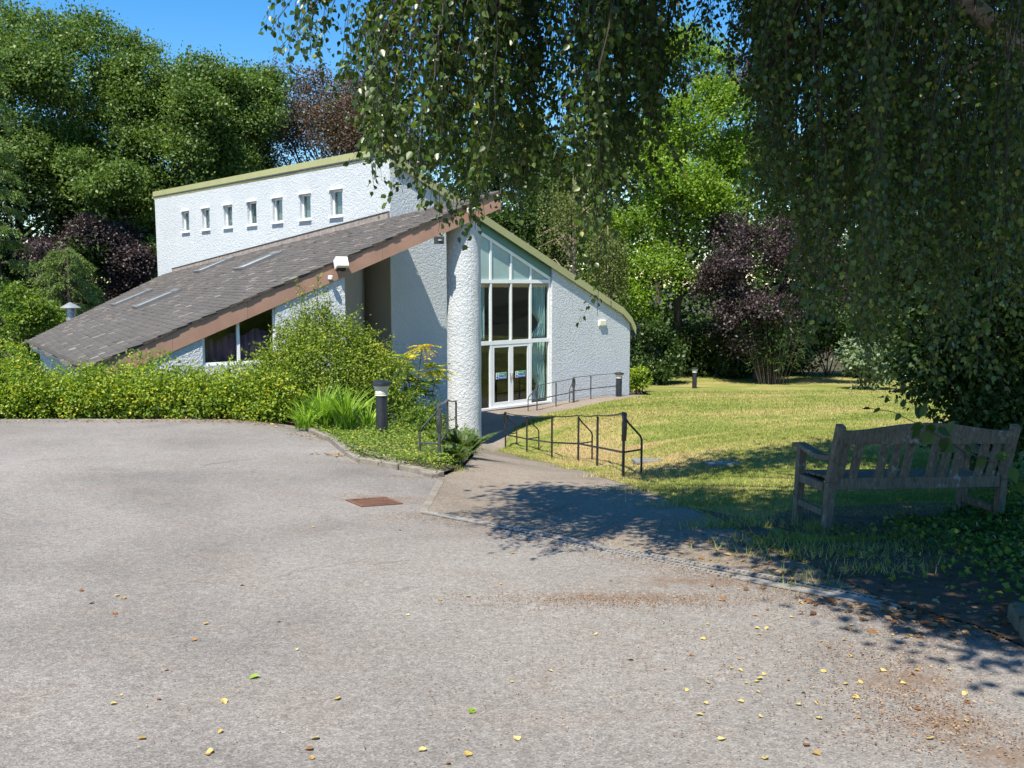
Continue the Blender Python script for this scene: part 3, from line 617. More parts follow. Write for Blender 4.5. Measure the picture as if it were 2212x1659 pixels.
for a, b in ((GL + .05, MT[0] - .03), (MT[2] + .03, GR - .06)):
    mb = MB(); bbox(a, b, FL + .07, -.23, .118, .122); mb.build('pane', M['glass'], scr)
doors = []
for a, b, hs in ((MT[0] + .046, MT[1] - .004, 1), (MT[1] + .004, MT[2] - .046, 0)):
    mb = MB(); f = .085; z0, z1 = FL + .078, -.238
    bbox(a, a + f, z0, z1, .085, .135); bbox(b - f, b, z0, z1, .085, .135); bbox(a + f, b - f, z0, z0 + .14, .085, .135); bbox(a + f, b - f, z1 - .09, z1, .085, .135)
    dr = mb.build('door_leaf', M['white'], hall); doors.append(dr)
    mb = MB(); bbox(a + f - .01, b - f + .01, z0 + .13, z1 - .08, .108, .112); mb.build('pane', M['glass'], dr)
    mb = MB(); hx = b - .045 if hs else a + .045; bbox(hx - .012, hx + .012, -1.36, -1.16, .055, .085); mb.build('handle', M['handle'], dr)

def text_mesh(txt, size, name):
    cu = bpy.data.curves.new(name, 'FONT'); cu.body = txt; cu.size = size; cu.extrude = 0.0008
    o = bpy.data.objects.new(name, cu); COL.objects.link(o)
    me = bpy.data.meshes.new_from_object(o.evaluated_get(bpy.context.evaluated_depsgraph_get()))
    bpy.data.objects.remove(o); return me
def sign(tc, label):
    e = empty('door_sign', hp(tc, .1045, -1.22), 0, label, 'sign'); zc = -1.22
    def lp(t, s, z): return (dB[0] * t + dA[0] * s, dB[1] * t + dA[1] * s, z)
    def panel(name, t0, t1, z0, z1, s0, s1, m):
        b = MB(); b.hexa([lp(t0, s0, z0), lp(t1, s0, z0), lp(t1, s1, z0), lp(t0, s1, z0)], [lp(t0, s0, z1), lp(t1, s0, z1), lp(t1, s1, z1), lp(t0, s1, z1)]); return b.build(name, m, e)
    panel('backing', -.22, .22, -.10, .10, 0, .003, M['white'])
    panel('green_panel', -.11, .21, .006, .092, -.003, -.0005, M['green_sign'])
    panel('blue_panel', -.11, .21, -.092, -.004, -.003, -.0005, M['blue_sign'])
    b = MB()   # running figure and blue disc pictograms
    for k in ((-.185, -.145, .012, .085), ): b.hexa([lp(k[0], -.003, k[2]), lp(k[1], -.003, k[2]), lp(k[1], -.001, k[2]), lp(k[0], -.001, k[2])], [lp(k[0], -.003, k[3]), lp(k[1], -.003, k[3]), lp(k[1], -.001, k[3]), lp(k[0], -.001, k[3])])
    b.build('exit_pictogram', M['green_sign'], e)
    b = MB(); ring = [lp(-.165 + .038 * math.cos(a * math.pi / 8), -.003, -.048 + .038 * math.sin(a * math.pi / 8)) for a in range(16)]; b.prism(ring, Vector(lp(0, .002, 0))); b.build('blue_disc', M['blue_sign'], e)
    for tx, zz, nm in (('Fire exit', .024, 'exit_wording'), ('Keep clear', -.072, 'clear_wording')):
        me = text_mesh(tx, .068, nm); o = link_mesh(nm, me, M['white'], e)
        o.matrix_local = Matrix(((dB[0], 0, -dA[0], lp(-.10, -.0042, zz)[0]), (dB[1], 0, -dA[1], lp(-.10, -.0042, zz)[1]), (0, 1, 0, zz), (0, 0, 0, 1)))
sign(-0.60, 'green and blue fire exit sticker on the left door leaf, nearer the white pier')
sign(0.225, 'green and blue fire exit sticker on the right door leaf, beside the tied curtain')

def curtain(t0, t1, z0, z1, label, tie=False, mat='curtain', s0=.30, amp=.05):
    n = 60; m_ = 14; vs = []
    for j in range(m_ + 1):
        q = j / m_; z = z1 + (z0 - z1) * q
        pin = 1 - (0.55 * math.exp(-((q - .72) / .16) ** 2) if tie else 0)
        for i in range(n + 1):
            a = i / n; tt = t0 + (t1 - t0) * (1 - (1 - a) * pin if tie != 'l' else a * pin)
            vs.append(tuple(hp(tt, s0 + amp * math.sin(a * 31 + 0.6 * math.sin(q * 5)) + .02 * math.sin(a * 77), z)))
    fs = [(j * (n + 1) + i, j * (n + 1) + i + 1, (j + 1) * (n + 1) + i + 1, (j + 1) * (n + 1) + i) for j in range(m_) for i in range(n)]
    me = bpy.data.meshes.new('curtain'); me.from_pydata(vs, [], fs); me.polygons.foreach_set('use_smooth', [True] * len(fs))
    o = link_mesh('curtain', me, M[mat]); so = o.modifiers.new('solid', 'SOLIDIFY'); so.thickness = .006
    return tag(o, label, 'curtain')
curtain(GL + .1, MT[0] - .12, -.10, 1.62, 'pale teal curtain behind the upper window pane next to the white pier')
curtain(MT[2] + .22, GR - .09, -.10, 1.62, 'pale teal curtain behind the upper window pane nearest the right wall', True)
curtain(MT[2] + .07, GR - .09, FL + .1, -.26, 'pale teal curtain tied back behind the ground level pane right of the doors', True)
# wall lamp on the gable
lm = empty('bulkhead_lamp', hp(3.94, -.001, 0.30), math.atan2(dB[1], dB[0]), 'small cream bulkhead lamp on the blank roughcast wall right of the glazing', 'lamp')
b = MB(); b.box((0, -.012, 0), (.36, .024, .22)); b.build('lamp_base', M['white'], lm, bevel=.006)
b = MB(); b.box((0, -.05, .005), (.33, .05, .19)); b.build('lamp_lens', M['cream'], lm, True, bevel=.02)

# ================================================================== THE SLATE WING
V3 = np.array([-8.128, 17.35, 0.089]); T3 = np.array([-0.287, 21.902, 3.854]); E3 = np.array([-15.295, 28.627, -0.136])
gd = np.array([0.865, 0.502]); nW = np.array([0.502, -0.865]); GS = 0.4153       # up-slope direction, outward normal of the verge, slope
def zr(x, y): return float(V3[2] + 0.359 * (x - V3[0]) + 0.208 * (y - V3[1]))
def wp(u, d, z=None, dz=0.0):   # wing frame: u up-slope from the eave, d inwards from the verge
    q = V3[:2] + gd * u - nW * d; return Vector((q[0], q[1], (zr(*q) if z is None else z) + dz))
corner = np.array([-3.361, 25.281]); Aend = corner + dA * 16.4
K3 = np.array([-14.25, 36.6])
roof_poly = [tuple(V3[:2]), tuple(T3[:2]), tuple(corner - dB * .0), tuple(corner + dA * 15.9), tuple(K3), tuple(E3[:2])]
inset = [(V3[0] + .02, V3[1] + .06)] + [(T3[0] - .12, T3[1] + .02)] + roof_poly[2:]
mb = MB(); base = [Vector((x, y, zr(x, y) - .30)) for x, y in inset]; mb.prism(base, (0, 0, .235)); mb.build('wing_roof_deck', M['soffit'], hall)
# slates: overlapping courses
P_, F_, A_ = [], [], []
g = np.random.default_rng(3); ex, wd, th = 0.155, 0.23, 0.011
sl_n = np.array([-0.332, -0.192, 0.924]); up3 = np.array([gd[0], gd[1], GS]); up3 /= np.linalg.norm(up3); al3 = np.array([-nW[0], -nW[1], -0.0]); al3 = np.array([-0.502, 0.865, 0.0])
rp = [(V3[0] - .10, V3[1] - .10), (T3[0] + .04, T3[1] - .015)] + roof_poly[2:5] + [(E3[0] - .1, E3[1] - .05)]
slope_len = 15.0
nu = int(slope_len / ex); nv = int(24 / wd)
for i in range(-6, nu):
    for j in range(-3, nv):
        u = i * ex - .05; d = (j + 0.5 * (i % 2)) * wd + g.uniform(-.006, .006)
        q = np.array([*(V3[:2]), V3[2]]) + up3 * u + al3 * d
        w2 = wd
        if d < -.03: sh_ = -.03 + g.uniform(-.012, .012) - d; q = q + al3 * sh_; w2 = wd - sh_
        if w2 < .07: continue
        cx = q + up3 * .15 + al3 * w2 * .5
        if not inpoly(rp, np.array([cx[0]]), np.array([cx[1]]))[0]: continue
        jit = g.uniform(-.012, .012); lift = g.uniform(0, .006) + (g.random() < .02) * .012
        o_ = q + up3 * jit
        b0 = o_ + sl_n * (.012 + lift); b1 = b0 + al3 * (w2 - .006 + g.uniform(-.004, .0))
        t0 = o_ + up3 * .30 - sl_n * .008; t1 = t0 + al3 * (w2 - .006)
        k = len(P_); P_ += [b0, b1, t1, t0, b0 + sl_n * th, b1 + sl_n * th, t1 + sl_n * th, t0 + sl_n * th]
        F_ += [(k + 4, k + 5, k + 6, k + 7), (k, k + 1, k + 5, k + 4), (k + 1, k + 2, k + 6, k + 5), (k + 3, k, k + 4, k + 7)]
        A_ += [float(g.beta(5, 6)) if g.random() > .04 else float(g.uniform(.9, 1))] * 4
link_mesh('slates', np_mesh('slates', np.array(P_), np.array(F_), A_), M['slate'], hall)
LV = 9.07
mb = MB(); g = np.random.default_rng(8)
for i in range(60):
    u0, u1 = LV * i / 60 - .06, LV * (i + 1) / 60 - .06; o_ = -.018 - g.uniform(0, .022); h_ = g.uniform(.0, .03)
    mb.hexa([wp(u0, o_, dz=-.035 - h_), wp(u1, o_, dz=-.035 - h_), wp(u1, .06, dz=-.05), wp(u0, .06, dz=-.05)], [wp(u0, o_, dz=.004), wp(u1, o_, dz=.004), wp(u1, .06, dz=.004), wp(u0, .06, dz=.004)])
mb.build('verge_undercloak', M['moss'], hall)
# verge board, soffit, eave board
mb = MB()
for i in range(6):
    u0, u1 = LV * i / 6 - (.1 if i == 0 else -.004), LV * (i + 1) / 6
    mb.hexa([wp(u0, .00, dz=-.42), wp(u1, .00, dz=-.42), wp(u1, .035, dz=-.42), wp(u0, .035, dz=-.42)], [wp(u0, .00, dz=-.05), wp(u1, .00, dz=-.05), wp(u1, .035, dz=-.05), wp(u0, .035, dz=-.05)])
mb.build('verge_board', M['brown'], hall)
mb = MB(); q0, q1 = V3 + np.array([.02, .08, 0]), E3
for off in (0,):
    a, b_ = Vector(q0), Vector(q1); n_ = Vector((-gd[0], -gd[1], 0))
    mb.hexa([a + n_ * .03 + Vector((0, 0, -.2)), a + Vector((0, 0, -.2)), b_ + Vector((0, 0, -.2)), b_ + n_ * .03 + Vector((0, 0, -.2))], [a + n_ * .03, a, b_, b_ + n_ * .03])
mb.build('eave_board', M['white'], hall)
b = MB(); b.tube([wp(-.10, .06, dz=-.02), Vector(E3) + Vector((-.1, -.05, -.02))], .055, 8); b.build('gutter', M['moss'], hall)
# end board at the roof tip, running back along the high edge
mb = MB(); a, b_ = Vector(T3), Vector((corner[0], corner[1], 3.45)); nn = Vector((dB[0], dB[1], 0)) * .03
mb.hexa([a + Vector((0, 0, -.46)), a + nn + Vector((0, 0, -.46)), b_ + nn + Vector((0, 0, -.40)), b_ + Vector((0, 0, -.40))], [a + Vector((0, 0, -.04)), a + nn + Vector((0, 0, -.04)), b_ + nn + Vector((0, 0, -.04)), b_ + Vector((0, 0, -.04))])
mb.build('roof_end_board', M['brown'], hall)
# wing front wall with window opening
WF = -1.6; W1 = 5.17; wi0, wi1 = 2.10, 3.62; SILL = -.02
mb = MB(); inw = Vector((-nW[0], -nW[1], 0)) * .25
zu = lambda u: V3[2] + u * GS - .30
def wpoly(pts): mb.prism([wp(u, .045, z) for u, z in pts], inw)
wpoly([(.25, WF), (wi0, WF), (wi0, zu(wi0)), (.25, zu(.25))]); wpoly([(wi0, WF), (wi1, WF), (wi1, SILL), (wi0, SILL)]); wpoly([(wi1, WF - .6), (W1, WF - .6), (W1, zu(W1)), (wi1, zu(wi1))])
mb.build('wing_wall', M['stucco'], hall)
mb = MB(); q = wp(W1, .37); pr = Vector((corner[0] + dA[0] * 1.29, corner[1] + dA[1] * 1.29, 0))
a = Vector((q.x, q.y, WF - .8)); b_ = Vector((pr.x, pr.y, WF - .8)); dr_ = (b_ - a).normalized(); pe = Vector((dr_.y, -dr_.x, 0)) * -.2
mb.hexa([a, b_, b_ + pe, a + pe], [Vector((p.x, p.y, zr(p.x, p.y) - .31)) for p in (a, b_, b_ + pe, a + pe)])
mb.build('porch_wall', M['wall_shade'], hall)
mb = MB(); e0, e1 = Vector((*(V3[:2] + gd * .25 - nW * .37), WF)), Vector((E3[0] + gd[0] * .25, E3[1] + gd[1] * .25, WF)); o_ = Vector((gd[0], gd[1], 0)) * .25
mb.hexa([e0, e0 + o_, e1 + o_, e1], [Vector((p.x, p.y, zr(p.x, p.y) - .31)) for p in (e0, e0 + o_, e1 + o_, e1)])
f0, f1 = e1 + o_ * 0, Vector((K3[0], K3[1] - .3, WF)); pe = Vector((.05, -.25, 0))
mb.hexa([f0 + pe + o_, f1 + pe, f1, f0 + o_], [Vector((p.x, p.y, zr(p.x, p.y) - .31)) for p in (f0 + pe + o_, f1 + pe, f1, f0 + o_)])
mb.build('eave_wall', M['stucco'], hall)
# added lining on the hall wall toned for the lean-to's shade
mb = MB(); abox(.001, 1.30, FL - .3, 3.1, TA - .02, TA - .002); mb.build('porch_shade_sheet', M['shade_sheet'], hall)
# wing window
mb = MB()
def wbox(u0, u1, a0, b0, a1, b1, d0=.13, d1=.20): mb.hexa([wp(u0, d0, a0), wp(u1, d0, a1), wp(u1, d1, a1), wp(u0, d1, a0)], [wp(u0, d0, b0), wp(u1, d0, b1), wp(u1, d1, b1), wp(u0, d1, b0)])
wbox(wi0, wi0 + .06, SILL + .05, zu(wi0), SILL + .05, zu(wi0 + .06)); wbox(wi1 - .04, wi1, SILL + .05, zu(wi1 - .04), SILL + .05, zu(wi1))
um = 2.845; wbox(um - .03, um + .03, SILL + .05, zu(um - .03), SILL + .05, zu(um + .03)); wbox(wi0, wi1, SILL, SILL + .05, SILL, SILL + .05, .09, .22)
ww = mb.build('wing_window', M['white'], hall)
for a, b_ in ((wi0 + .05, um - .02), (um + .02, wi1 - .03)):
    mb = MB(); wbox(a, b_, SILL + .04, zu(a) - .01, SILL + .04, zu(b_) - .01, .162, .166); mb.build('pane', M['glass'], ww)
n = 60; vs = []
for j in range(2):
    for i in range(n + 1):
        u = wi0 + (wi1 - wi0) * i / n; vs.append(tuple(wp(u, .50 + .035 * math.sin(i * 1.1), (.45 + .25 * i / n + .05 * math.sin(i * .3)) if j == 0 else SILL - .2)))
me = bpy.data.meshes.new('curtain'); me.from_pydata(vs, [], [(i, i + 1, n + 2 + i, n + 1 + i) for i in range(n)]); me.polygons.foreach_set('use_smooth', [True] * n)
o = link_mesh('curtain', me, M['purple']); o.modifiers.new('solid', 'SOLIDIFY').thickness = .006; tag(o, 'dark purple half height curtain behind the wing window above the hedge', 'curtain')
# skylights
for px, py in ((249, 664), (298, 670), (432, 591), (523, 586)):
    d = ray(px, py); nrm = np.array([-0.359, -0.208, 1.0]); tt = ((V3 - CAM) @ nrm) / (d @ nrm); q = CAM + d * tt
    e = empty('skylight', q); L_, W_ = 1.30, 1.0
    def kp(u, v, h): return tuple(up3 * u + al3 * v + sl_n * (h + .02))
    e.parent = hall
    def kbox(name, u0, u1, v0, v1, h0, h1, m):
        b = MB(); b.hexa([kp(u0, v0, h0), kp(u0, v1, h0), kp(u1, v1, h0), kp(u1, v0, h0)][::-1], [kp(u0, v0, h1), kp(u0, v1, h1), kp(u1, v1, h1), kp(u1, v0, h1)][::-1])
        return b
    b = MB()
    for u0, u1, v0, v1 in ((0, .07, 0, W_), (L_ - .16, L_, 0, W_), (.07, L_ - .16, 0, .06), (.07, L_ - .16, W_ - .06, W_)):
        b.hexa([kp(u0, v1, 0), kp(u1, v1, 0), kp(u1, v0, 0), kp(u0, v0, 0)][::-1], [kp(u0, v1, .075), kp(u1, v1, .09), kp(u1, v0, .09), kp(u0, v0, .075)][::-1])
    fr = b.build('frame', M['skyframe'], e)
    b = MB(); b.hexa([kp(.06, W_ - .05, .03), kp(L_ - .15, W_ - .05, .03), kp(L_ - .15, .05, .03), kp(.06, .05, .03)][::-1], [kp(.06, W_ - .05, .055), kp(L_ - .15, W_ - .05, .055), kp(L_ - .15, .05, .055), kp(.06, .05, .055)][::-1])
    b.build('glazing', M['skyglass'], e)
# flue cowl behind the roof's low end
fx, fy = xat(155, 33.0), 33.0
b = MB(); b.lathe([(.16, -1.4), (.16, .22), (.20, .23), (.20, .26), (.16, .27), (.15, .42)], 16); fl = b.build('flue', M['galv'], None, True)
fl.location = (fx, fy, zat(690, fy)); tag(fl, 'grey metal flue pipe with a conical cowl at the low end of the slate roof', 'flue')
b = MB(); b.lathe([(.35, .40), (.36, .43), (.03, .62)], 16); b.build('cowl', M['galv'], fl, True)

# pier
pc = np.array([xat(1002.5, 21.98), 21.98])
b = MB(); prof_ = []; rr = .415
for i in range(40):
    z = FL - .2 + (zr(*pc) - .33 - FL + .2) * i / 39; prof_.append((rr + .004 * math.sin(i * .9) + (.02 if i < 3 else 0), z))
b.lathe(prof_, 48, (pc[0], pc[1], 0)); pier = b.build('round_pier', M['stucco'], hall, True)

# floodlights on the verge board
aW = math.atan2(gd[1], gd[0])
fl = empty('floodlight', wp(5.03, -.01, dz=-.10), aW, 'white boxy floodlight on the brown verge board above the porch corner', 'floodlight')
b = MB(); b.box((0, -.13, .02), (.27, .20, .22), Matrix.Rotation(-.45, 3, 'X')); b.build('housing', M['white'], fl, bevel=.012)
b = MB(); b.box((0, -.11, -.11), (.21, .14, .03), Matrix.Rotation(-.45, 3, 'X')); b.build('lamp_glass', M['black'], fl)
b = MB(); b.tube([(0, .0, -.15), (0, -.05, -.12), (0, -.08, -.05)], .02, 6); b.build('bracket', M['white'], fl)
sn = empty('motion_sensor', wp(4.80, -.01, dz=-.30), aW, 'small round white motion sensor left of the boxy floodlight', 'sensor')
b = MB(); b.lathe([(.03, -.05), (.055, -.03), (.055, .03), (.03, .05)], 14, (0, -.08, 0)); b.build('sensor_head', M['white'], sn, True); b = MB(); b.box((.0, -.02, .02), (.07, .05, .07)); b.build('mount', M['brown'], sn)
f2 = empty('spotlight', wp(7.45, .05, dz=-.53), aW, 'dark square floodlight tucked under the verge board left of the white pier', 'floodlight')
b = MB(); b.box((0, -.05, 0), (.22, .10, .17)); b.build('housing', M['grey_steel'], f2, bevel=.01); b = MB(); b.lathe([(.05, -.01), (.05, .01)], 14, (0, -.105, 0)); q = b.build('lamp_lens', M['lens'], f2, True)
f3 = empty('camera_light', wp(8.25, -.01, dz=-.20), aW, 'small weathered white twin spotlight on the verge board above the pier', 'spotlight')
b = MB(); b.lathe([(.03, -.07), (.06, -.03), (.06, .05), (.02, .07)], 12, (-.06, -.08, .03)); b.lathe([(.02, -.05), (.05, -.02), (.05, .04), (.02, .06)], 12, (.07, -.08, .05)); b.build('lamp_heads', M['cream'], f3, True)
b = MB(); b.box((0, -.03, -.04), (.08, .06, .08)); b.tube([(0, -.03, -.08), (.03, -.03, -.19)], .022, 6); b.build('mount', M['brown'], f3)

# ================================================================== STREET FURNITURE
def bollard(px, py, Y, label, hgt, cap=1.0):
    p = at(px, py, Y); z = min(p[2], h1(p[0], p[1])); 
    e = empty('bollard_light', (p[0], p[1], h1(p[0], p[1])), 0, label, 'bollard', 'bollard lights round the lawn and bed'); k = hgt / 1.08
    b = MB(); b.lathe([(.098, -.25), (.098, .80 * k), (.094, .81 * k)], 28); b.build('post', M['black'], e, True)
    b = MB(); b.lathe([(.094, .811 * k), (.115, .822 * k), (.100, .835 * k), (.113, .848 * k), (.100, .862 * k), (.113, .876 * k), (.103, .89 * k), (.135, .965 * k), (.14, .985 * k)], 28); b.build('lens', M['lens'], e, True)
    b = MB(); b.lathe([(.158, .986 * k), (.160, 1.02 * k), (.150, 1.045 * k), (.09, 1.072 * k), (.0, 1.083 * k)], 28); b.build('cap', M['black'], e, True)
bollard(826, 958, 15.0, 'large black bollard light standing in the green bed by the kerb', 1.08)
bollard(1337, 857, 30.6, 'grey bollard light at the end of the ramp handrail against the white wall', .84)
bollard(1500, 838, 38.5, 'small bollard light on the lawn crest left of the purple tree', .92)
bollard(1950, 852, 33.7, 'bollard light at the far right of the lawn beside the pale shrub', .92)

def P3(px, py, Y): return Vector(at(px, py, Y))
def handrail(label, posts, hgt=.90, low=.36, support=None, sup_off=Vector((.25, .20, 0)), scroll=(0,), mat='black', wav=0.02, r=.020):
    base = [Vector((p[0], p[1], h1(p[0], p[1]))) for p in posts]; o0 = base[0]
    e = empty('handrail', o0, 0, label, 'handrail', 'black metal handrails beside the path')
    L_ = [b_ - o0 for b_ in base]; U = Vector((0, 0, 1))
    for p in L_:
        b = MB(); b.tube([p - U * .2, p + U * (hgt - .02)], r, 6); b.build('post', M[mat], e)
    b = MB(); pts = []
    for i in range(len(L_) - 1):
        for k in range(6):
            q = k / 6; a = L_[i].lerp(L_[i + 1], q); pts.append(a + U * (hgt - wav * math.sin(q * math.pi)))
    pts.append(L_[-1] + U * hgt); b.tube(pts, .02, 4, sq=(.030, .012)); b.build('top_rail', M[mat], e)
    b = MB(); b.tube([p + U * low for p in L_], .02, 4, sq=(.011, .022)); b.build('lower_rail', M[mat], e)
    for i in (support or []):
        p = L_[i]; b = MB(); so = sup_off; g_ = h1(*(o0 + p + so)[:2]) - (o0 + p).z
        b.tube([p + U * (hgt - .04), p + so * .25 + U * (hgt - .14), p + so * .9 + U * (hgt - .34), p + so + U * (hgt - .40), p + so + U * (g_ - .15)], .016, 6)
        b.tube([p + U * low, p + so + U * low], .013, 6); b.build('support', M[mat], e)
    for i in scroll:
        p = L_[i]; d = (L_[i] - L_[min(i + 1, len(L_) - 1)] if i == 0 else L_[i] - L_[i - 1]); d.z = 0; d.normalize(); b = MB()
        pts = [p + U * (hgt + .005)] + [p + d * (.055 * math.sin(a)) + U * (hgt - .17 + .175 * math.cos(a)) for a in np.linspace(.35, 2.5, 7)] + [p + d * .012 + U * (hgt - .37)]
        b.tube(pts, .03, 4, sq=(.046, .026)); b.build('scroll_end', M[mat], e)
    return e
handrail('long black handrail with curved supports along the lawn side of the sloping path',
         [at(1346, 1033, 12.2), at(1290, 1012, 14.9), at(1249, 999, 16.8), at(1192, 994, 18.0), at(1138, 982, 20.4), at(1092, 970, 22.0)],
         support=[0, 2, 4, 5], scroll=(0, 5), sup_off=Vector((.28, .22, 0)))
lp_ = [gpx(950, 1014), (xat(965, 15.2), 15.2, 0), (xat(984, 17.6), 17.6, 0)]
handrail('short grey handrail with a scroll end half buried in ferns left of the path', [lp_[0], lp_[1], (lp_[2][0], lp_[2][1], 0)],
         support=[0], scroll=(0,), sup_off=Vector((-.28, .08, 0)), mat='grey_steel')
handrail('handrail climbing the ramp under the white gable wall, lower flight beside the doors', [at(1160, 887, 27.9), at(1201, 874, 28.6), at(1238, 869, 29.2)], hgt=.80, support=[0], scroll=(0, 2), sup_off=Vector((-.28, -.1, 0)), mat='grey_steel', wav=0)
handrail('handrail climbing the ramp under the white gable wall, upper flight ending at the bollard', [at(1240, 868, 29.5), at(1276, 863, 30.0), at(1331, 857, 30.9)], hgt=.80, support=[0], scroll=(0,), sup_off=Vector((-.16, -.1, 0)), mat='grey_steel', wav=0)

# kerb edging of the bed
kl = [p for p in kerb_line]; seg = 0
pts = subdiv([tuple(p[:2]) for p in kl] + [tuple(kl[-1][:2])], .9)
pts = [p for i, p in enumerate(pts) if i == 0 or math.dist(p, pts[i - 1]) > .05]
for i in range(len(pts) - 1):
    a, c = Vector((*pts[i], 0)), Vector((*pts[i + 1], 0)); d = (c - a).normalized(); nr = Vector((-d.y, d.x, 0)); a = a + d * .008; c = c - d * .008
    za, zc = h1(a.x, a.y), h1(c.x, c.y); b = MB(); m_ = (a + c) / 2; zm = (za + zc) / 2; tp = .075 + .012 * math.sin(i * 2.3)
    def q(p, z): return (p.x - m_.x, p.y - m_.y, z - zm)
    b.hexa([q(a, za - .15), q(c, zc - .15), q(c + nr * .11, zc - .15), q(a + nr * .11, za - .15)], [q(a, za + tp), q(c, zc + tp), q(c + nr * .11, zc + tp), q(a + nr * .11, za + tp)])
    o = b.build('kerb_stone', M['concrete'], None, bevel=.012); o.location = (m_.x, m_.y, zm)
    tag(o, 'weathered concrete kerb stone edging the planted bed left of the path', 'kerb stone', 'kerb stones round the left bed')
# mossy kerb at the right edge
ka, kb = gpx(2172, 1338), gpx(2225, 1415)
for i in range(2):
    a = Vector(ka).lerp(Vector(kb), i * .5 + .01); c = Vector(ka).lerp(Vector(kb), i * .5 + .49); d = (c - a); d.z = 0; d.normalize(); nr = Vector((-d.y, d.x, 0)) * .13; b = MB(); m_ = (a + c) / 2
    b.hexa([a - m_ - Vector((0, 0, .15)), c - m_ - Vector((0, 0, .15)), c - m_ + nr - Vector((0, 0, .15)), a - m_ + nr - Vector((0, 0, .15))], [a - m_ + Vector((0, 0, .12)), c - m_ + Vector((0, 0, .12)), c - m_ + nr + Vector((0, 0, .12)), a - m_ + nr + Vector((0, 0, .12))])
    o = b.build('kerb_stone', M['mossy_kerb'], None, bevel=.035); o.location = m_
    tag(o, ('shaded rounded kerb stone at the right edge of the yard, farther one', 'shaded rounded kerb stone at the right edge of the yard, nearest one')[i], 'kerb stone')

# drain grate in the asphalt
gc = gpx(808, 1086); ga = gpx(755, 1090); gb = gpx(862, 1083); gw = abs(gb[0] - ga[0]); rz = math.atan2(gb[1] - ga[1], gb[0] - ga[0])
e = empty('drain_grate', (gc[0], gc[1], h1(*gc[:2])), rz, 'rusty slotted iron drain grate set in the asphalt left of the path', 'drain')
_gx = (h1(gc[0] + .25, gc[1]) - h1(gc[0] - .25, gc[1])) / .5; _gy = (h1(gc[0], gc[1] + .25) - h1(gc[0], gc[1] - .25)) / .5
_zn = Vector((-_gx, -_gy, 1)).normalized(); _xn = Vector((math.cos(rz), math.sin(rz), 0)); _xn = (_xn - _zn * _xn.dot(_zn)).normalized(); _yn = _zn.cross(_xn)
e.rotation_euler = Matrix((_xn, _yn, _zn)).transposed().to_euler()
b = MB(); D_ = .38
for y in (-D_ / 2, D_ / 2): b.box((0, y, .008), (gw, .035, .012))
for x in (-gw / 2 + .02, gw / 2 - .02): b.box((x, 0, .008), (.04, D_ - .037, .012))
b.build('frame', M['rust'], e)
b = MB()
for i in range(6): b.box((0, -D_ / 2 + .065 + i * (D_ - .13) / 5, .0115), (gw - .082, .034, .003), Matrix.Rotation(.05, 3, 'Z'))
b.build('bars', M['rust'], e)
b = MB(); b.box((0, 0, .008), (gw - .06, D_ - .03, .002)); b.build('pit_shade_plate', M['pit'], e)  # flat black plate under the bars stands in for the unlit hollow
# channel drain along the foot of the path: a separate grating per metre
dl = [tuple(p[:2]) for p in drain_line]
cp = subdiv(dl + [dl[-1]], .98); cp = [p for i, p in enumerate(cp) if i == 0 or math.dist(p, cp[i - 1]) > .1]
for i in range(len(cp) - 1):
    a, c = Vector((*cp[i], h1(*cp[i]) + .004)), Vector((*cp[i + 1], h1(*cp[i + 1]) + .004)); d = (c - a); Ln = d.length; d.normalize(); nr = Vector((0, 0, 1)).cross(d).normalized(); o = empty('channel_grating', a, 0, 'pale slotted channel drain grating along the foot of the path', 'drain', 'channel drain gratings across the path foot')
    b = MB(); up = Vector((0, 0, .012))
    for w0, w1 in ((0, .014), (.061, .075)): b.hexa([d * .01 + nr * w0, d * (Ln - .01) + nr * w0, d * (Ln - .01) + nr * w1, d * .01 + nr * w1], [d * .01 + nr * w0 + up, d * (Ln - .01) + nr * w0 + up, d * (Ln - .01) + nr * w1 + up, d * .01 + nr * w1 + up])
    if i != 0 and i % 4 != 2:
        k = 0.03
        while k < Ln - .04:
            b.hexa([d * k + nr * .014, d * (k + .018) + nr * .014, d * (k + .018) + nr * .061, d * k + nr * .061], [d * k + nr * .014 + up * .8, d * (k + .018) + nr * .014 + up * .8, d * (k + .018) + nr * .061 + up * .8, d * k + nr * .061 + up * .8]); k += .042
    else: b.hexa([d * .02 + nr * .014, d * (Ln - .02) + nr * .014, d * (Ln - .02) + nr * .061, d * .02 + nr * .061], [d * .02 + nr * .014 + up * .6, d * (Ln - .02) + nr * .014 + up * .6, d * (Ln - .02) + nr * .061 + up * .6, d * .02 + nr * .061 + up * .6])
    b.build('grating', M['channel'], o)
    b = MB(); b.hexa([d * .012 + nr * .012, d * (Ln - .012) + nr * .012, d * (Ln - .012) + nr * .063, d * .012 + nr * .063], [p + Vector((0, 0, .003)) for p in (d * .012 + nr * .012, d * (Ln - .012) + nr * .012, d * (Ln - .012) + nr * .063, d * .012 + nr * .063)]); b.build('channel', M['soil'], o)
# flat stones in the lawn
for (px, py, wx, lab) in ((1420, 995, .75, 'flat grey stone slab set in the lawn right of the long handrail'), (1585, 1002, .75, 'flat dark stone slab in the lawn shade between handrail and bench')):
    p = gpx(px, py); b = MB(); b.box((0, 0, -.005), (wx, .34, .05)); o = b.build('stone_slab', M['paving'], None, bevel=.01); o.location = (p[0], p[1], h1(p[0], p[1])); o.rotation_euler = (-.07, .0, .05); tag(o, lab, 'stone slab')

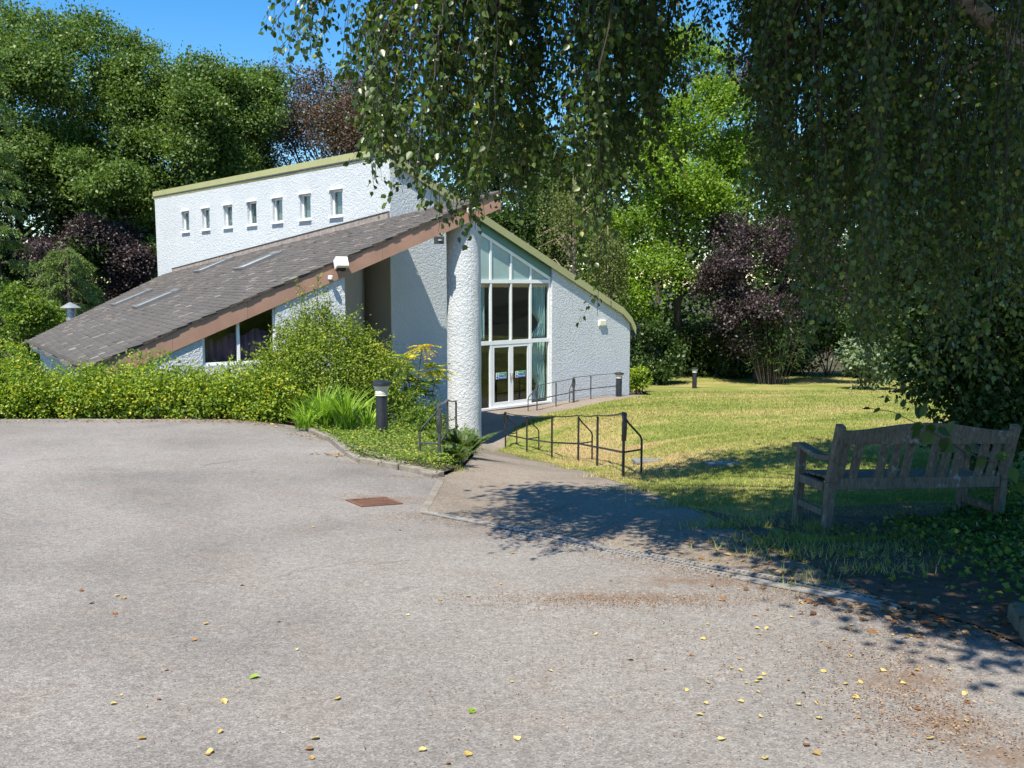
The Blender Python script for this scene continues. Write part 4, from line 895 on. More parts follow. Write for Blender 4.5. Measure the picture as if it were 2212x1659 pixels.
# bench
bp = np.array([2.755, 7.80]); bang = math.atan2(8.20 - 7.80, 4.55 - 2.755)
bz = h1(2.9, 8.1)
bench = empty('park_bench', (bp[0], bp[1], h1(*bp) + .04), bang, 'weathered lichen covered wooden garden bench seen from behind, under the trees', 'bench')
bench.rotation_euler = (0, .034, bang)      # it stands on ground that falls away to the right
BW = 1.84; pw = .072
def bx(name, c, d, rot=None, bev=.006):
    b = MB(); b.box(c, d, rot); return b.build(name, M['wood'], bench, bevel=bev)
lean = .10      # the back rakes towards the camera
def yb(z): return 0.0 if z < .42 else -(z - .42) * .20
for x in (pw / 2, BW - pw / 2):
    b = MB(); b.hexa([(x - pw / 2, -.03, -.12), (x + pw / 2, -.03, -.12), (x + pw / 2, .04, -.12), (x - pw / 2, .04, -.12)], [(x - pw / 2, -.035, .42), (x + pw / 2, -.035, .42), (x + pw / 2, .04, .42), (x - pw / 2, .04, .42)])
    b.hexa([(x - pw / 2, -.035, .4202), (x + pw / 2, -.035, .4202), (x + pw / 2, .04, .4202), (x - pw / 2, .04, .4202)], [(x - pw / 2, yb(.94) - .035, .93), (x + pw / 2, yb(.94) - .035, .93), (x + pw / 2, yb(.94) + .03, .955), (x - pw / 2, yb(.94) + .03, .955)])
    b.build('back_leg', M['wood'], bench, bevel=.008)
    b = MB(); b.box((x, .50, .29), (pw, .07, .78)); b.build('front_leg', M['wood'], bench, bevel=.006)
    bx('side_rail', (x, .27, .36), (.055, .40, .075)); bx('foot_rail', (x, .27, .13), (.05, .40, .06))
    b = MB(); aw = .095
    prof_ = [(-.02, .665), (.10, .645), (.22, .64), (.36, .662), (.47, .682), (.56, .682), (.60, .672)]
    for i in range(len(prof_) - 1):
        (y0, z0), (y1, z1) = prof_[i], prof_[i + 1]
        b.hexa([(x - aw / 2, y0, z0 - .042), (x + aw / 2, y0, z0 - .042), (x + aw / 2, y1, z1 - .042), (x - aw / 2, y1, z1 - .042)], [(x - aw / 2, y0, z0), (x + aw / 2, y0, z0), (x + aw / 2, y1, z1), (x - aw / 2, y1, z1)])
    b.build('arm_rest', M['wood'], bench)
b = MB(); n = 16
for i in range(n):
    x0, x1 = pw + (BW - 2 * pw) * i / n, pw + (BW - 2 * pw) * (i + 1) / n
    tz = lambda x: .895 + .068 * max(0, math.cos((x - BW / 2) / (BW * .5) * math.pi / 2 * 1.25)) ** 1.4
    y = yb(.85)
    b.hexa([(x0, y - .022, .775), (x1, y - .022, .775), (x1, y + .02, .775), (x0, y + .02, .775)], [(x0, y - .035, tz(x0)), (x1, y - .035, tz(x1)), (x1, y + .008, tz(x1)), (x0, y + .008, tz(x0))])
b.build('top_rail', M['wood'], bench)
b = MB(); b.box((BW / 2, .0, .405), (BW - 2 * pw, .045, .105)); b.build('bottom_rail', M['wood'], bench, bevel=.006)
for xs in ((.125, .215), (.40, .49, .58), (.78 - .02, .87 - .02, .96 - .02), (1.12, 1.21, 1.30), (1.50, 1.59)):
    pass
sx = [(569 - 560) / 1520, (690 - 560) / 1520, (920 - 560) / 1520, (1037 - 560) / 1520, (1153 - 560) / 1520, (1385 - 560) / 1520, (1498 - 560) / 1520, (1612 - 560) / 1520, (1840 - 560) / 1520, (1955 - 560) / 1520]
for f_ in sx:
    x = pw + .035 + f_ * (BW - 2 * pw); b = MB(); hw_ = .040
    b.hexa([(x - hw_, -.012, .4576), (x + hw_, -.012, .4576), (x + hw_, .008, .4576), (x - hw_, .008, .4576)], [(x - hw_, yb(.775) - .012, .775), (x + hw_, yb(.775) - .012, .775), (x + hw_, yb(.775) + .008, .775), (x - hw_, yb(.775) + .008, .775)])
    b.build('back_slat', M['wood'], bench)
for k in range(5): bx('seat_slat', (BW / 2, .075 + k * .098, .44 - .006 * k), (BW - 2 * pw - .01 if k < 4 else BW - 2 * pw, .08, .024))
bx('front_rail', (BW / 2, .50, .36), (BW - 2 * pw, .035, .08))

# ================================================================== TREES AND PLANTS
def birch():
    g = np.random.default_rng(21)
    tx, ty = 4.35, 5.6; gz = h1(tx, ty)
    t = empty('weeping_birch', (0, 0, 0), 0, 'large weeping birch with hanging leafy strands over the path and lawn', 'tree')
    b = MB()
    b.tube([(tx, ty, gz - .3), (tx, ty, gz + .5), (tx - .05, ty, gz + 1.8), (tx - .25, ty, 3.6), (tx - .7, ty - .1, 6), (tx - 1.3, ty - .2, 8.5), (tx - 1.7, ty, 11)], [.30, .22, .19, .17, .13, .09, .03], 12)
    # the pale limb that shows at the top right
    l0, l1, l2, l3 = at(2300, 190, 5.7), at(2190, 95, 5.75), at(2095, 10, 5.8), at(2000, -130, 5.9)
    b.tube([(tx - .12, ty, gz + 2.2), l0, l1, l2, l3, (1.9, 6.2, 5.2), (.6, 6.6, 5.7)], [.14, .085, .07, .06, .05, .04, .015], 10)
    ends = [(-1.9, 7.2, 5.3), (-.7, 7.6, 5.6), (.2, 8.2, 5.8), (1.2, 8.6, 5.6), (2.3, 9.2, 5.8), (3.6, 9.6, 5.4), (4.8, 9.0, 5.6), (-1.3, 5.6, 7.6), (.0, 4.0, 8.2), (1.5, 2.6, 8.2), (3.5, 2.0, 8.5), (5.8, 5.0, 8)]
    for q in ends:
        q = np.array(q); st = np.array([tx - .4, ty - .05, g.uniform(3.8, 7.0)]); m_ = st * .5 + q * .5 + np.array([0, 0, .7])
        b.tube([st, m_, q * .8 + m_ * .2 + np.array([0, 0, .25]), q], [.06, .04, .022, .006], 6)
    q1 = at(2150, 132, 5.7); b.tube([q1, at(2120, 130, 5.7), at(2072, 158, 5.75)], [.02, .014, .006], 6)
    b.build('trunk', M['birch_bark'], t, True)
    # hanging strands: (x centre, depth range, lowest point in the view, count)
    strands = []
    def zone(p0, p1, y0, y1, lo0, lo1, cnt, jit=60, top=None):
        for _ in range(cnt):
            if _ % 4 == 0: f0 = g.random(); Y0 = g.uniform(y0, y1); lj = g.normal() * jit * .8
            f_ = f0 + g.normal() * 12 / max(20, p1 - p0); px = p0 + (p1 - p0) * f_; Y = Y0 + g.normal() * .12; low = lo0 + (lo1 - lo0) * f0 + lj + g.normal() * jit * .6
            strands.append((px, Y, low, top))
    zone(545, 640, 6.4, 7.0, 45, 85, 7, 18, .7); zone(640, 740, 6.4, 7.4, 85, 140, 8, 30, .6); zone(715, 800, 6.2, 7.4, 140, 190, 9, 30, .5)
    zone(800, 880, 5.8, 7.4, 290, 370, 34, 70, .25); zone(870, 1060, 5.7, 7.8, 310, 370, 76, 70, .15); zone(1050, 1330, 5.7, 7.9, 340, 370, 92, 60); zone(1320, 1430, 5.9, 7.9, 380, 260, 40, 60)
    zone(1060, 1420, 6, 8, 200, 230, 50, 60)
    zone(1420, 1600, 6.5, 8, 50, 120, 20, 40); zone(1600, 1730, 5.6, 8, 230, 480, 64, 80); zone(1720, 1900, 5.3, 8, 540, 650, 92, 90); zone(1860, 2230, 5.0, 7.8, 560, 640, 150, 80)
    zone(1640, 2230, 5.5, 8, 230, 300, 85, 120); zone(1180, 1290, 6.0, 6.6, 560, 600, 3, 30); zone(1290, 1300, 6.0, 6.2, 690, 690, 1, 5)
    P, T, Nn, Sz = [], [], [], []; tw = MB()
    for px, Y, low, top in strands:
        zl = zat(low, Y); x = xat(px, Y); zt_ = max(zat(-40, Y), zl + .5) + g.uniform(.1, .9)
        n_ = max(5, int((zt_ - zl) / (.030 if px < 1430 else .025))); ph = g.uniform(0, 6.28); cur = g.uniform(-.16, .16) if top is None else g.uniform(.5, 1.1) * top; cy = g.uniform(-.16, .16)
        zz = np.linspace(zt_, zl, n_); q = (zt_ - zz) / max(zt_ - zl, .01)
        ax = x + cur * (1 - q) ** 2 * 1.5 + .04 * np.sin(q * 6 + ph) + .015 * np.sin(q * 17 + ph * 2); ay = Y + cy * (1 - q) ** 2 + .04 * np.cos(q * 6 + ph)
        step = max(1, n_ // 9); idx_ = list(range(0, n_, step)) + [n_ - 1]
        tw.tube([(ax[i], ay[i], zz[i]) for i in idx_], [.0018 + .0028 * (1 - i / n_) for i in idx_], 3)
        th_ = np.arange(n_) * 2.4 + g.uniform(0, 6, n_) * .35; out = np.stack([np.cos(th_), np.sin(th_), np.full(n_, -.1)], 1)
        rad = g.uniform(.012, .085, n_)[:, None] * (1.5 - q[:, None] * .8)
        keep = g.random(n_) < .80
        for _s in range(int((zt_ - zl) * 3.2)):      # short side twigs break the vertical line of the strand
            i0 = int(g.integers(0, n_)); a_ = g.uniform(0, 6.28); l2 = g.uniform(.10, .34); o_ = np.array([ax[i0], ay[i0], zz[i0]]); dv = np.array([math.cos(a_) * .75, math.sin(a_) * .75, 0]); m2 = int(l2 / .022); f2 = np.linspace(.15, 1, m2)[:, None]
            pt = o_ + dv * l2 * f2 + np.array([0, 0, -1.0]) * l2 * f2 ** 2 * .8; tw.tube([o_, o_ + dv * l2 * .5 - np.array([0, 0, l2 * .2]), pt[-1]], [.0018, .0014, .001], 3)
            P.append(pt + g.normal(size=(m2, 3)) * .016); T.append(dv * .5 + np.array([0, 0, -.75]) + g.normal(size=(m2, 3)) * .4); Nn.append(dv + g.normal(size=(m2, 3)) * .8); Sz.append(g.uniform(.026, .058, m2) * (.82 if px > 1430 else 1.0))
        P.append((np.stack([ax, ay, zz], 1) + out * rad)[keep]); T.append((out * .55 + np.array([0, 0, -.8]) + g.normal(size=(n_, 3)) * .3)[keep]); Nn.append((out + g.normal(size=(n_, 3)) * .6)[keep]); Sz.append((g.uniform(.030, .060, n_) * (.78 if px > 1430 else 1.0))[keep])
    tw.build('twigs', M['twig'], t)
    P = np.concatenate(P); leaves('hanging_foliage', P, np.concatenate(T), np.concatenate(Nn), np.concatenate(Sz), .78, L['birch'], t, np.random.default_rng(4).random(len(P)) ** 1.0, 'round', .10)
    # the upper crown over and beside the camera, which shades all of this
    c = []
    for (x, y, z, r, k) in [(1.6, 2.3, 5.2, .7, 70), (1.3, 3.1, 5.4, .8, 90), (1.0, 3.9, 5.6, .8, 100), (.5, 4.7, 5.8, .8, 100), (-.1, 5.5, 5.8, .75, 90), (-.7, 6.3, 5.6, .65, 70), (-1.15, 6.9, 5.4, .5, 40),
                            (2.3, 3.1, 5.6, 1.1, 110), (1.9, 4.5, 5.8, 1.1, 95), (1.3, 5.8, 5.8, .9, 80), (3.2, 3.6, 6.0, 1.3, 130), (3.0, 5.2, 6.2, 1.4, 150), (4.3, 4.6, 6.5, 1.5, 170), (4.4, 6.3, 6.5, 1.5, 170), (5.8, 5.6, 6.5, 1.5, 180), (2.4, 2.1, 5.4, .8, 100), (3.5, 1.9, 5.8, 1.1, 180), (2.5, 6.6, 6.0, .8, 90), (5.6, 7.6, 6.6, 1.4, 140), (2.9, 4.4, 7.6, 1.5, 80),
                            (.4, 8.7, 5.7, .55, 50), (1.4, 9.0, 5.7, .65, 60), (2.5, 9.2, 5.7, .75, 80), (3.6, 9.4, 5.8, .9, 120), (4.9, 9.3, 6.1, 1.1, 180), (6.4, 9.2, 6.4, 1.4, 240)]:
        d = unit(g.normal(size=(k, 3))); c.append(np.array([x, y, z]) + d * (r * g.random(k) ** .4)[:, None])
    c = np.concatenate(c); d = np.tile(np.array([0, 0, 1.0]), (len(c), 1))
    spray_leaves('upper_crown', c, d, 18, .26, .11, .8, L['birch'], t, .4, 'fold')
birch()

GR_ = 'tall trees behind the building'
tree('tall broad green tree at the left edge, highest crown against the sky', 45, 8, 560, 215, 50, L['oak'], 40, 3800, 16, seed=11, group=GR_)
tree('tall green tree behind the left end of the clerestory wall, second crown from the left', 245, 70, 570, 175, 53, L['oak'], 36, 3000, 16, seed=12, group=GR_)
tree('dome crowned green tree above the low end of the olive roof edge', 400, 108, 500, 160, 51, L['oak'], 34, 2700, 16, seed=13, group=GR_)
tree('green tree with dark forked trunk beside the faded copper tree', 530, 142, 480, 112, 54, L['oak'], 28, 2000, 16, seed=14, group=GR_)
tree('faded copper brown tree with spiky top behind the clerestory', 720, 160, 500, 175, 57, L['copperg'], 40, 3000, 16, size=.2, seed=15, extra=[(600, 150, 16, 0), (612, 170, 20, 0), (640, 160, 18, 0), (690, 165, 20, 0), (705, 150, 10, 0), (770, 175, 16, 0), (800, 185, 18, 0), (835, 195, 25, 0), (640, 200, 34, 0), (680, 195, 30, 0), (790, 215, 30, 0), (650, 260, 45, 1), (720, 265, 48, 1), (790, 270, 45, 1), (700, 320, 48, 1), (620, 300, 40, 1), (765, 325, 45, 1), (840, 290, 40, 1)], f=(.24, .38), inner=.5, upbias=.25)
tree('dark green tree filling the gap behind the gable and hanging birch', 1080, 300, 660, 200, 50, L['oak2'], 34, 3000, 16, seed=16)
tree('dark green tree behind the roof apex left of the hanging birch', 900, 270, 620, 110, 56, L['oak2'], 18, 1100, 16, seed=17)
tree('bright yellow green ash tree lit by the sun right of the building', 1470, 70, 600, 125, 45, L['bright'], 24, 2600, 16, .30, .2, seed=18, r0=.22,
     extra=[(1470, 110, 45, 0), (1350, 520, 60, -1), (1290, 600, 55, -1), (1400, 610, 70, -2), (1520, 480, 65, -1), (1580, 560, 60, -1), (1440, 430, 70, -2), (1340, 680, 60, -2), (1600, 330, 50, 1), (1480, 300, 60, -1)], f=(.3, .45))
tree('tall copper beech whose purple crown shows at the top right of the sky gap', 1600, -60, 420, 95, 60, L['copper'], 20, 900, 14, seed=19, r0=.3)
tree('pale leaved birch standing just behind the bright ash tree', 1420, 10, 480, 60, 54, L['pale'], 14, 380, 14, .3, .18, seed=20, r0=.16)
tree('dark purple copper beech drooping over the far side of the lawn', 1640, 475, 770, 150, 42, L['copper'], 24, 2200, 16, .26, .17, seed=22, r0=.2, extra=[(1720, 590, 45, -3), (1770, 640, 35, -3)])
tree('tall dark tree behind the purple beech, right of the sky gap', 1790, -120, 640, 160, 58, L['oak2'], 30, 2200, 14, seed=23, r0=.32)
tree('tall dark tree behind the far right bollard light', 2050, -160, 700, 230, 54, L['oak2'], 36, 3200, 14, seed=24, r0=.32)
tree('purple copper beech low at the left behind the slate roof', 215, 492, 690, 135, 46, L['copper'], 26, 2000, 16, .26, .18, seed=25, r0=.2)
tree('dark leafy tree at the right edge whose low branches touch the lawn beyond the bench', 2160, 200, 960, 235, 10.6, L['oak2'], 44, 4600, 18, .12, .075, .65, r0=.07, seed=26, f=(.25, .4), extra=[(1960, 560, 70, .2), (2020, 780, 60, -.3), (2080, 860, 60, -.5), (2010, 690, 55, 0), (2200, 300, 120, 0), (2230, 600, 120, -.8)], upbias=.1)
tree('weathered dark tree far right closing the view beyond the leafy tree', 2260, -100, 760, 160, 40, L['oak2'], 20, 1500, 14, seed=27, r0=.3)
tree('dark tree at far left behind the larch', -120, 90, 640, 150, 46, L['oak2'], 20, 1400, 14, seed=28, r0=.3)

GL_ = 'understorey trees behind the building'
tree('dark understorey tree at far left between larch and purple beech', 40, 330, 690, 150, 48, L['oak2'], 26, 1900, 16, seed=101, group=GL_)
tree('dark green understorey tree just left of the clerestory wall', 290, 300, 640, 120, 47.5, L['oak'], 24, 1700, 16, seed=102, group=GL_)
tree('dark green understorey tree low behind the middle of the olive roof edge', 470, 330, 600, 130, 60, L['oak2'], 20, 1100, 16, seed=103, group=GL_)
def far_wood():
    g = np.random.default_rng(111); lob = []
    for px in np.arange(-500, 2800, 34):
        Y = g.uniform(80, 95); top = 500 - 190 * (px > 1150) + 40 * math.sin(px * .013) + g.normal() * 16; x = xat(px, Y); r = g.uniform(2.6, 3.8)
        for k in range(4): lob.append((x + g.normal(), Y + g.normal(), zat(top, Y) - r - k * 4.2, r * 1.1))
    c, d = lobe_sprays(np.array(lob), 7600, .15, .2); d2 = np.tile(np.array([0, -.4, .7]), (len(c), 1))
    o = spray_leaves('distant_wood', c, d2 * .5 + d * .5, 12, .8, .62, .7, L['oak2'], None); tag(o, 'far belt of dark woodland closing the horizon behind everything', 'woodland', kind='stuff')
far_wood()

def shrub(label, px, top, bot, hw, Y, mat, n=500, per=14, spread=.16, size=.13, seed=1, wid=.6, name='shrub', depth=.8, nl=10, group=None, shape='kite'):
    cx = xat(px, Y); g_ = h1(cx, Y); zt_, zb = zat(top, Y), min(zat(bot, Y), g_ + .2); rx = hw / FPX * Y
    lob = ell_lobes((0, 0, (zt_ + zb) / 2 - g_), (rx, rx * depth, (zt_ - zb) / 2), nl, (.35, .55), seed)
    e = empty(name, (cx, Y, g_), 0, label, 'shrub', group); mb = MB(); gg = np.random.default_rng(seed)
    for q in lob: mb.tube([(gg.normal() * .1, gg.normal() * .1, -.1), q[:3] * .6, q[:3]], [.03, .02, .008], 4)
    mb.build('stems', M['bark'], e); cc, d = lobe_sprays(lob, n, .3, .3); ok = cc[:, 2] > 0.0
    spray_leaves('foliage', cc[ok], d[ok], per, spread, size, wid, mat, e, shape=shape); return e
GU = 'dark shrubs beyond the lawn'
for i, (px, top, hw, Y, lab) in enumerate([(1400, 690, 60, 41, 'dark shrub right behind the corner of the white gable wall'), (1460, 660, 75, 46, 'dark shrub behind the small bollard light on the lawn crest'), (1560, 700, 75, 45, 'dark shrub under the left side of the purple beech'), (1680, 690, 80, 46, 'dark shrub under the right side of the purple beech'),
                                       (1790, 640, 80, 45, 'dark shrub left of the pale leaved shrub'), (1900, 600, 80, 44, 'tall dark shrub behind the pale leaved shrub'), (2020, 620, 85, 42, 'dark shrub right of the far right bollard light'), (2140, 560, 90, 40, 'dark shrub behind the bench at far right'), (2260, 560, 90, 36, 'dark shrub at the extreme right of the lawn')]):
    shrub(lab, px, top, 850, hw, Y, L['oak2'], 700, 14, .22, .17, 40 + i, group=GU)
shrub('pale grey green leaved shrub beside the far right bollard light', 1875, 735, 855, 50, 36.5, L['pale'], 260, 12, .2, .16, 60)
shrub('small yellow green shrub at the foot of the white gable corner', 1382, 790, 850, 18, 34.5, L['hedge'], 160, 12, .12, .10, 61)
shrub('bright green shrub behind the low end of the slate roof', 112, 668, 770, 62, 37, L['bright'], 520, 14, .18, .13, 62)
shrub('grey green shrub left of the bright one behind the hedge', 28, 640, 790, 75, 33, L['shrub'], 620, 14, .18, .13, 63)
shrub('dark shrub at the far left behind the hedge', -90, 640, 800, 90, 36, L['oak2'], 600, 14, .2, .15, 64)
shrub('leafy sapling poking above the left end of the hedge', 22, 725, 840, 32, 17.6, L['hedge'], 170, 12, .09, .05, 65)

def conifer(label, px, top, bot, hw, Y, seed, dens=900, name='conifer'):
    g = np.random.default_rng(seed); cx = xat(px, Y); gz = h1(cx, Y); zt_, zb = zat(top, Y) - gz, zat(bot, Y) - gz; rx = hw / FPX * Y
    e = empty(name, (cx, Y, gz), 0, label, 'tree'); mb = MB(); mb.tube([(0, 0, -.3), (0, 0, zt_ * .5), (0, 0, zt_)], [.22, .14, .02], 8)
    P, T, Nn = [], [], []
    nb = 40
    for i in range(nb):
        f_ = i / nb; z = zb + (zt_ - zb) * f_; a = i * 2.4 + g.uniform(-.5, .5); r = rx * (1.1 - .85 * f_) * g.uniform(.55, 1.25); dr = g.uniform(.9, 1.5)
        bz = lambda q: z + .35 * r * (q - dr * q * q * .9)
        pts = [np.array([math.cos(a) * r * q, math.sin(a) * r * q, bz(q)]) for q in np.linspace(0, 1, 6)]
        mb.tube(pts, [.05, .04, .03, .022, .014, .005], 4)
        for t_ in range(int(9 + 10 * r / rx)):      # side sprays, each a drooping feather
            q0 = g.uniform(.2, 1); st = np.array([math.cos(a) * r * q0, math.sin(a) * r * q0, bz(q0)]); sa = a + g.choice([-1, 1]) * g.uniform(.3, 1.2); ln = g.uniform(.35, .95) * (1.15 - .5 * q0)
            m_ = int(dens / 60); q = g.random(m_)[:, None]
            P.append(st + np.array([math.cos(sa), math.sin(sa), 0]) * ln * q + np.array([0, 0, -.75]) * ln * q ** 1.8 + g.normal(size=(m_, 3)) * .035)
            T.append(np.array([math.cos(sa) * .5, math.sin(sa) * .5, -.55]) + g.normal(size=(m_, 3)) * .6); Nn.append(np.array([0, 0, .7]) + g.normal(size=(m_, 3)) * .6)
    mb.build('trunk', M['bark'], e, True); P = np.concatenate(P)
    leaves('crown', P, np.concatenate(T), np.concatenate(Nn), g.uniform(.09, .17, len(P)), .20, L['larch'], e, g.random(len(P)))
conifer('drooping light green larch at the extreme left edge', 0, 80, 690, 85, 36, 71, 3600, 'larch_tree')
conifer('low feathery larch behind the slate roof in front of the purple beech', 155, 535, 720, 110, 41, 72, 2400, 'larch_tree')
# olive weeping birch in the distance
def weeper(label, px, top, bot, hw, Y, seed):
    g = np.random.default_rng(seed); cx = xat(px, Y); gz = h1(cx, Y); zt_, zb = zat(top, Y) - gz, zat(bot, Y) - gz; rx = hw / FPX * Y
    e = empty('weeping_birch', (cx, Y, gz), 0, label, 'tree'); mb = MB(); mb.tube([(0, 0, -.3), (.1, 0, zt_ * .5), (0, 0, zt_)], [.14, .09, .02], 7); P, T = [], []
    for i in range(260):
        a = g.uniform(0, 6.28); r = rx * math.sqrt(g.random()); zt2 = zt_ - (zt_ - zb) * (.05 + .5 * g.random() * r / rx); ln = g.uniform(.8, 2.4)
        n_ = int(ln / .07); z = zt2 - np.linspace(0, ln, n_); P.append(np.stack([math.cos(a) * r + g.normal(size=n_) * .05, math.sin(a) * r + g.normal(size=n_) * .05, z], 1)); T.append(np.array([0, 0, -.8]) + g.normal(size=(n_, 3)) * .4)
    for i in range(14):
        a = g.uniform(0, 6.28); z0 = zt_ * g.uniform(.4, .8); mb.tube([(0, 0, z0), (math.cos(a) * rx * .5, math.sin(a) * rx * .5, z0 + 1), (math.cos(a) * rx, math.sin(a) * rx, z0 + .6)], [.05, .03, .008], 4)
    mb.build('trunk', M['birch_bark'], e, True); P = np.concatenate(P); leaves('crown', P, np.concatenate(T), g.normal(size=(len(P), 3)), g.uniform(.08, .14, len(P)), .7, L['olive'], e, g.random(len(P)))
weeper('olive green drooping birch between the gable roof and the bright ash tree', 1235, 360, 690, 75, 42, 81)
weeper('slim drooping birch tree right above the eave of the gable roof', 1310, 480, 760, 45, 40, 82)
# bamboo like clump beyond the lawn
def canes(label, px, Y, n, hgt, spread, mat, name, seed, leaf=.16):
    g = np.random.default_rng(seed); cx = xat(px, Y); e = empty(name, (cx, Y, h1(cx, Y)), 0, label, 'shrub'); mb = MB(); P, T = [], []
    for i in range(n):
        a = g.uniform(0, 6.28); r = spread * g.random(); h_ = hgt * g.uniform(.6, 1); b0 = np.array([math.cos(a) * r * .35, math.sin(a) * r * .35, -.05]); b2 = np.array([math.cos(a) * r * 1.2, math.sin(a) * r * 1.2, h_]); b1 = (b0 + b2) / 2 + np.array([0, 0, h_ * .1]); mb.tube([b0, b1, b2], [.016, .012, .004], 4)
        q = g.uniform(.25, 1, 34)[:, None]; P.append(b0 * (1 - q) ** 2 + 2 * b1 * q * (1 - q) + b2 * q * q + g.normal(size=(34, 3)) * .12); T.append(np.array([math.cos(a), math.sin(a), -.3]) + g.normal(size=(34, 3)) * .6)
    mb.build('stems', M['bark'], e); P = np.concatenate(P); leaves('foliage', P, np.concatenate(T), g.normal(size=(len(P), 3)), leaf, .18, mat, e, g.random(len(P)))
canes('feathery bamboo clump in the shade at the far edge of the lawn', 1670, 40.5, 70, 4.0, 1.7, L['oak2'], 'bamboo_clump', 91, .3)

# hedge in front of the wing
def hedge():
    g = np.random.default_rng(31); e = empty('hedge', (-7, 16.6, h1(-7, 16.6)), 0, 'yellow green clipped hedge along the far edge of the yard below the slate roof', 'hedge'); o0 = np.array(e.location); lob = []
    tops = [(-260, 765), (-60, 760), (0, 768), (60, 780), (110, 792), (200, 795), (300, 788), (380, 790), (440, 804), (500, 800), (585, 790), (640, 800)]
    for px in np.arange(-260, 640, 14):
        top = np.interp(px, [a for a, _ in tops], [b for _, b in tops]) + g.normal() * 10
        for Y in (16.35, 16.9):
            x = xat(px, Y); gz = h1(x, Y); zt_ = zat(top, Y) - (.12 if Y < 16.5 else 0)
            for zz, r in ((zt_ - .27, .27), (zt_ - .62, .30), (gz + .28, .32)):
                if zz > gz + .1: lob.append((x + g.normal() * .06, Y + g.normal() * .07 + (.0 if zz > gz + .4 else .08), zz, r * g.uniform(.7, 1.2)))
    lob = np.array(lob); lob[:, :3] -= o0; mb = MB()
    for i in range(0, len(lob), 3): mb.tube([(lob[i, 0], lob[i, 1] + .1, h1(lob[i, 0] + o0[0], lob[i, 1] + o0[1]) - o0[2] - .1), lob[i, :3] + np.array([.05, .1, 0])], [.014, .006], 4)
    up_ = lob[lob[:, 2] > np.median(lob[:, 2])]; sp, st_, ln_ = stray(up_, 190, 77, .10, .34)
    for a, b_ in ln_: mb.tube([a, b_], [.004, .002], 3)
    leaves('stray_shoots', sp, st_, g.normal(size=(len(sp), 3)) + np.array([0, 0, .6]), g.uniform(.03, .06, len(sp)), .6, L['hedge'], e, g.random(len(sp)) * .9, 'fold')
    mb.build('stems', M['bark'], e); c, d = lobe_sprays(lob, 8200, .2, .2)
    spray_leaves('foliage', c, d, 9, .06, .060, .66, L['hedge'], e, .55, 'fold', 1.0, .55)

def stray(lobes, n, seed, lo=.15, hi=.5):
    g = np.random.default_rng(seed); P, T, lines = [], [], []
    for i in range(n):
        q = lobes[g.integers(len(lobes))]; d = unit(np.array([g.normal() * .6, -abs(g.normal()) * .35, g.uniform(.2, 1.2)])); st = q[:3] + d * q[3] * .8; ln = g.uniform(lo, hi); en = st + d * ln + np.array([g.normal() * .08, 0, -.04]); lines.append((st, en))
        k = int(ln / .011); f = g.random(k)[:, None]; P.append(st * (1 - f) + en * f + g.normal(size=(k, 3)) * .035 * (1.3 - f)); T.append(d * .6 + g.normal(size=(k, 3)) * .7)
    return np.concatenate(P), np.concatenate(T), lines
def bush(label, name, blobs, Y, mat, n, per, spread, size, seed, twigs=(), tl=.045, cat='shrub', wid=.55, vlo=None):
    g = np.random.default_rng(seed); px0 = np.mean([b_[0] for b_ in blobs]); cx = xat(px0, Y); gz = h1(cx, Y); e = empty(name, (cx, Y, gz), 0, label, cat); o0 = np.array([cx, Y, gz]); lob = []
    for px, py, r, dy in blobs: lob.append((xat(px, Y + dy), Y + dy, zat(py, Y + dy), r / FPX * Y))
    lob = np.array(lob); lob[:, :3] -= o0; mb = MB()
    for q in lob: mb.tube([(q[0] * .5, q[1] * .5, h1(q[0] * .5 + cx, q[1] * .5 + Y) - gz - .1), q[:3] * np.array([.8, .8, .6]), q[:3]], [.022, .014, .006], 4)
    c, d = lobe_sprays(lob, n, .3, .2); P2, T2 = [], []
    for (ax, ay, bx_, by_, dy) in twigs:
        a, b_ = at(ax, ay, Y + dy) - o0, at(bx_, by_, Y + dy) - o0; m_ = (a + b_) / 2 + np.array([g.normal() * .06, 0, .05]); mb.tube([a, m_, b_], [.008, .006, .003], 4)
        k = int(np.linalg.norm(b_ - a) / .010); q = g.uniform(.1, 1, k)[:, None]; sd = g.normal(size=(k, 3)) * np.array([.08, .08, .06]); P2.append(a * (1 - q) + b_ * q + sd * (1.3 - q)); T2.append(unit(b_ - a) * .5 + g.normal(size=(k, 3)) * .7)
    sp, st_, ln_ = stray(lob, len(lob) * 4, seed + 500, .12, .42)
    for a, b_ in ln_: mb.tube([a, b_], [.004, .002], 3)
    P2.append(sp); T2.append(st_)
    mb.build('stems', M['bark'], e); spray_leaves('foliage', c, d, per, spread, size, wid, mat, e, .5, 'fold', 1.1, .5, vlo)
    if P2:
        P2 = np.concatenate(P2); leaves('twig_leaves', P2, np.concatenate(T2), g.normal(size=(len(P2), 3)) + np.array([0, 0, .6]), g.uniform(.6, 1.2, len(P2)) * tl, .5, mat, e, g.random(len(P2)), 'fold')
    return e
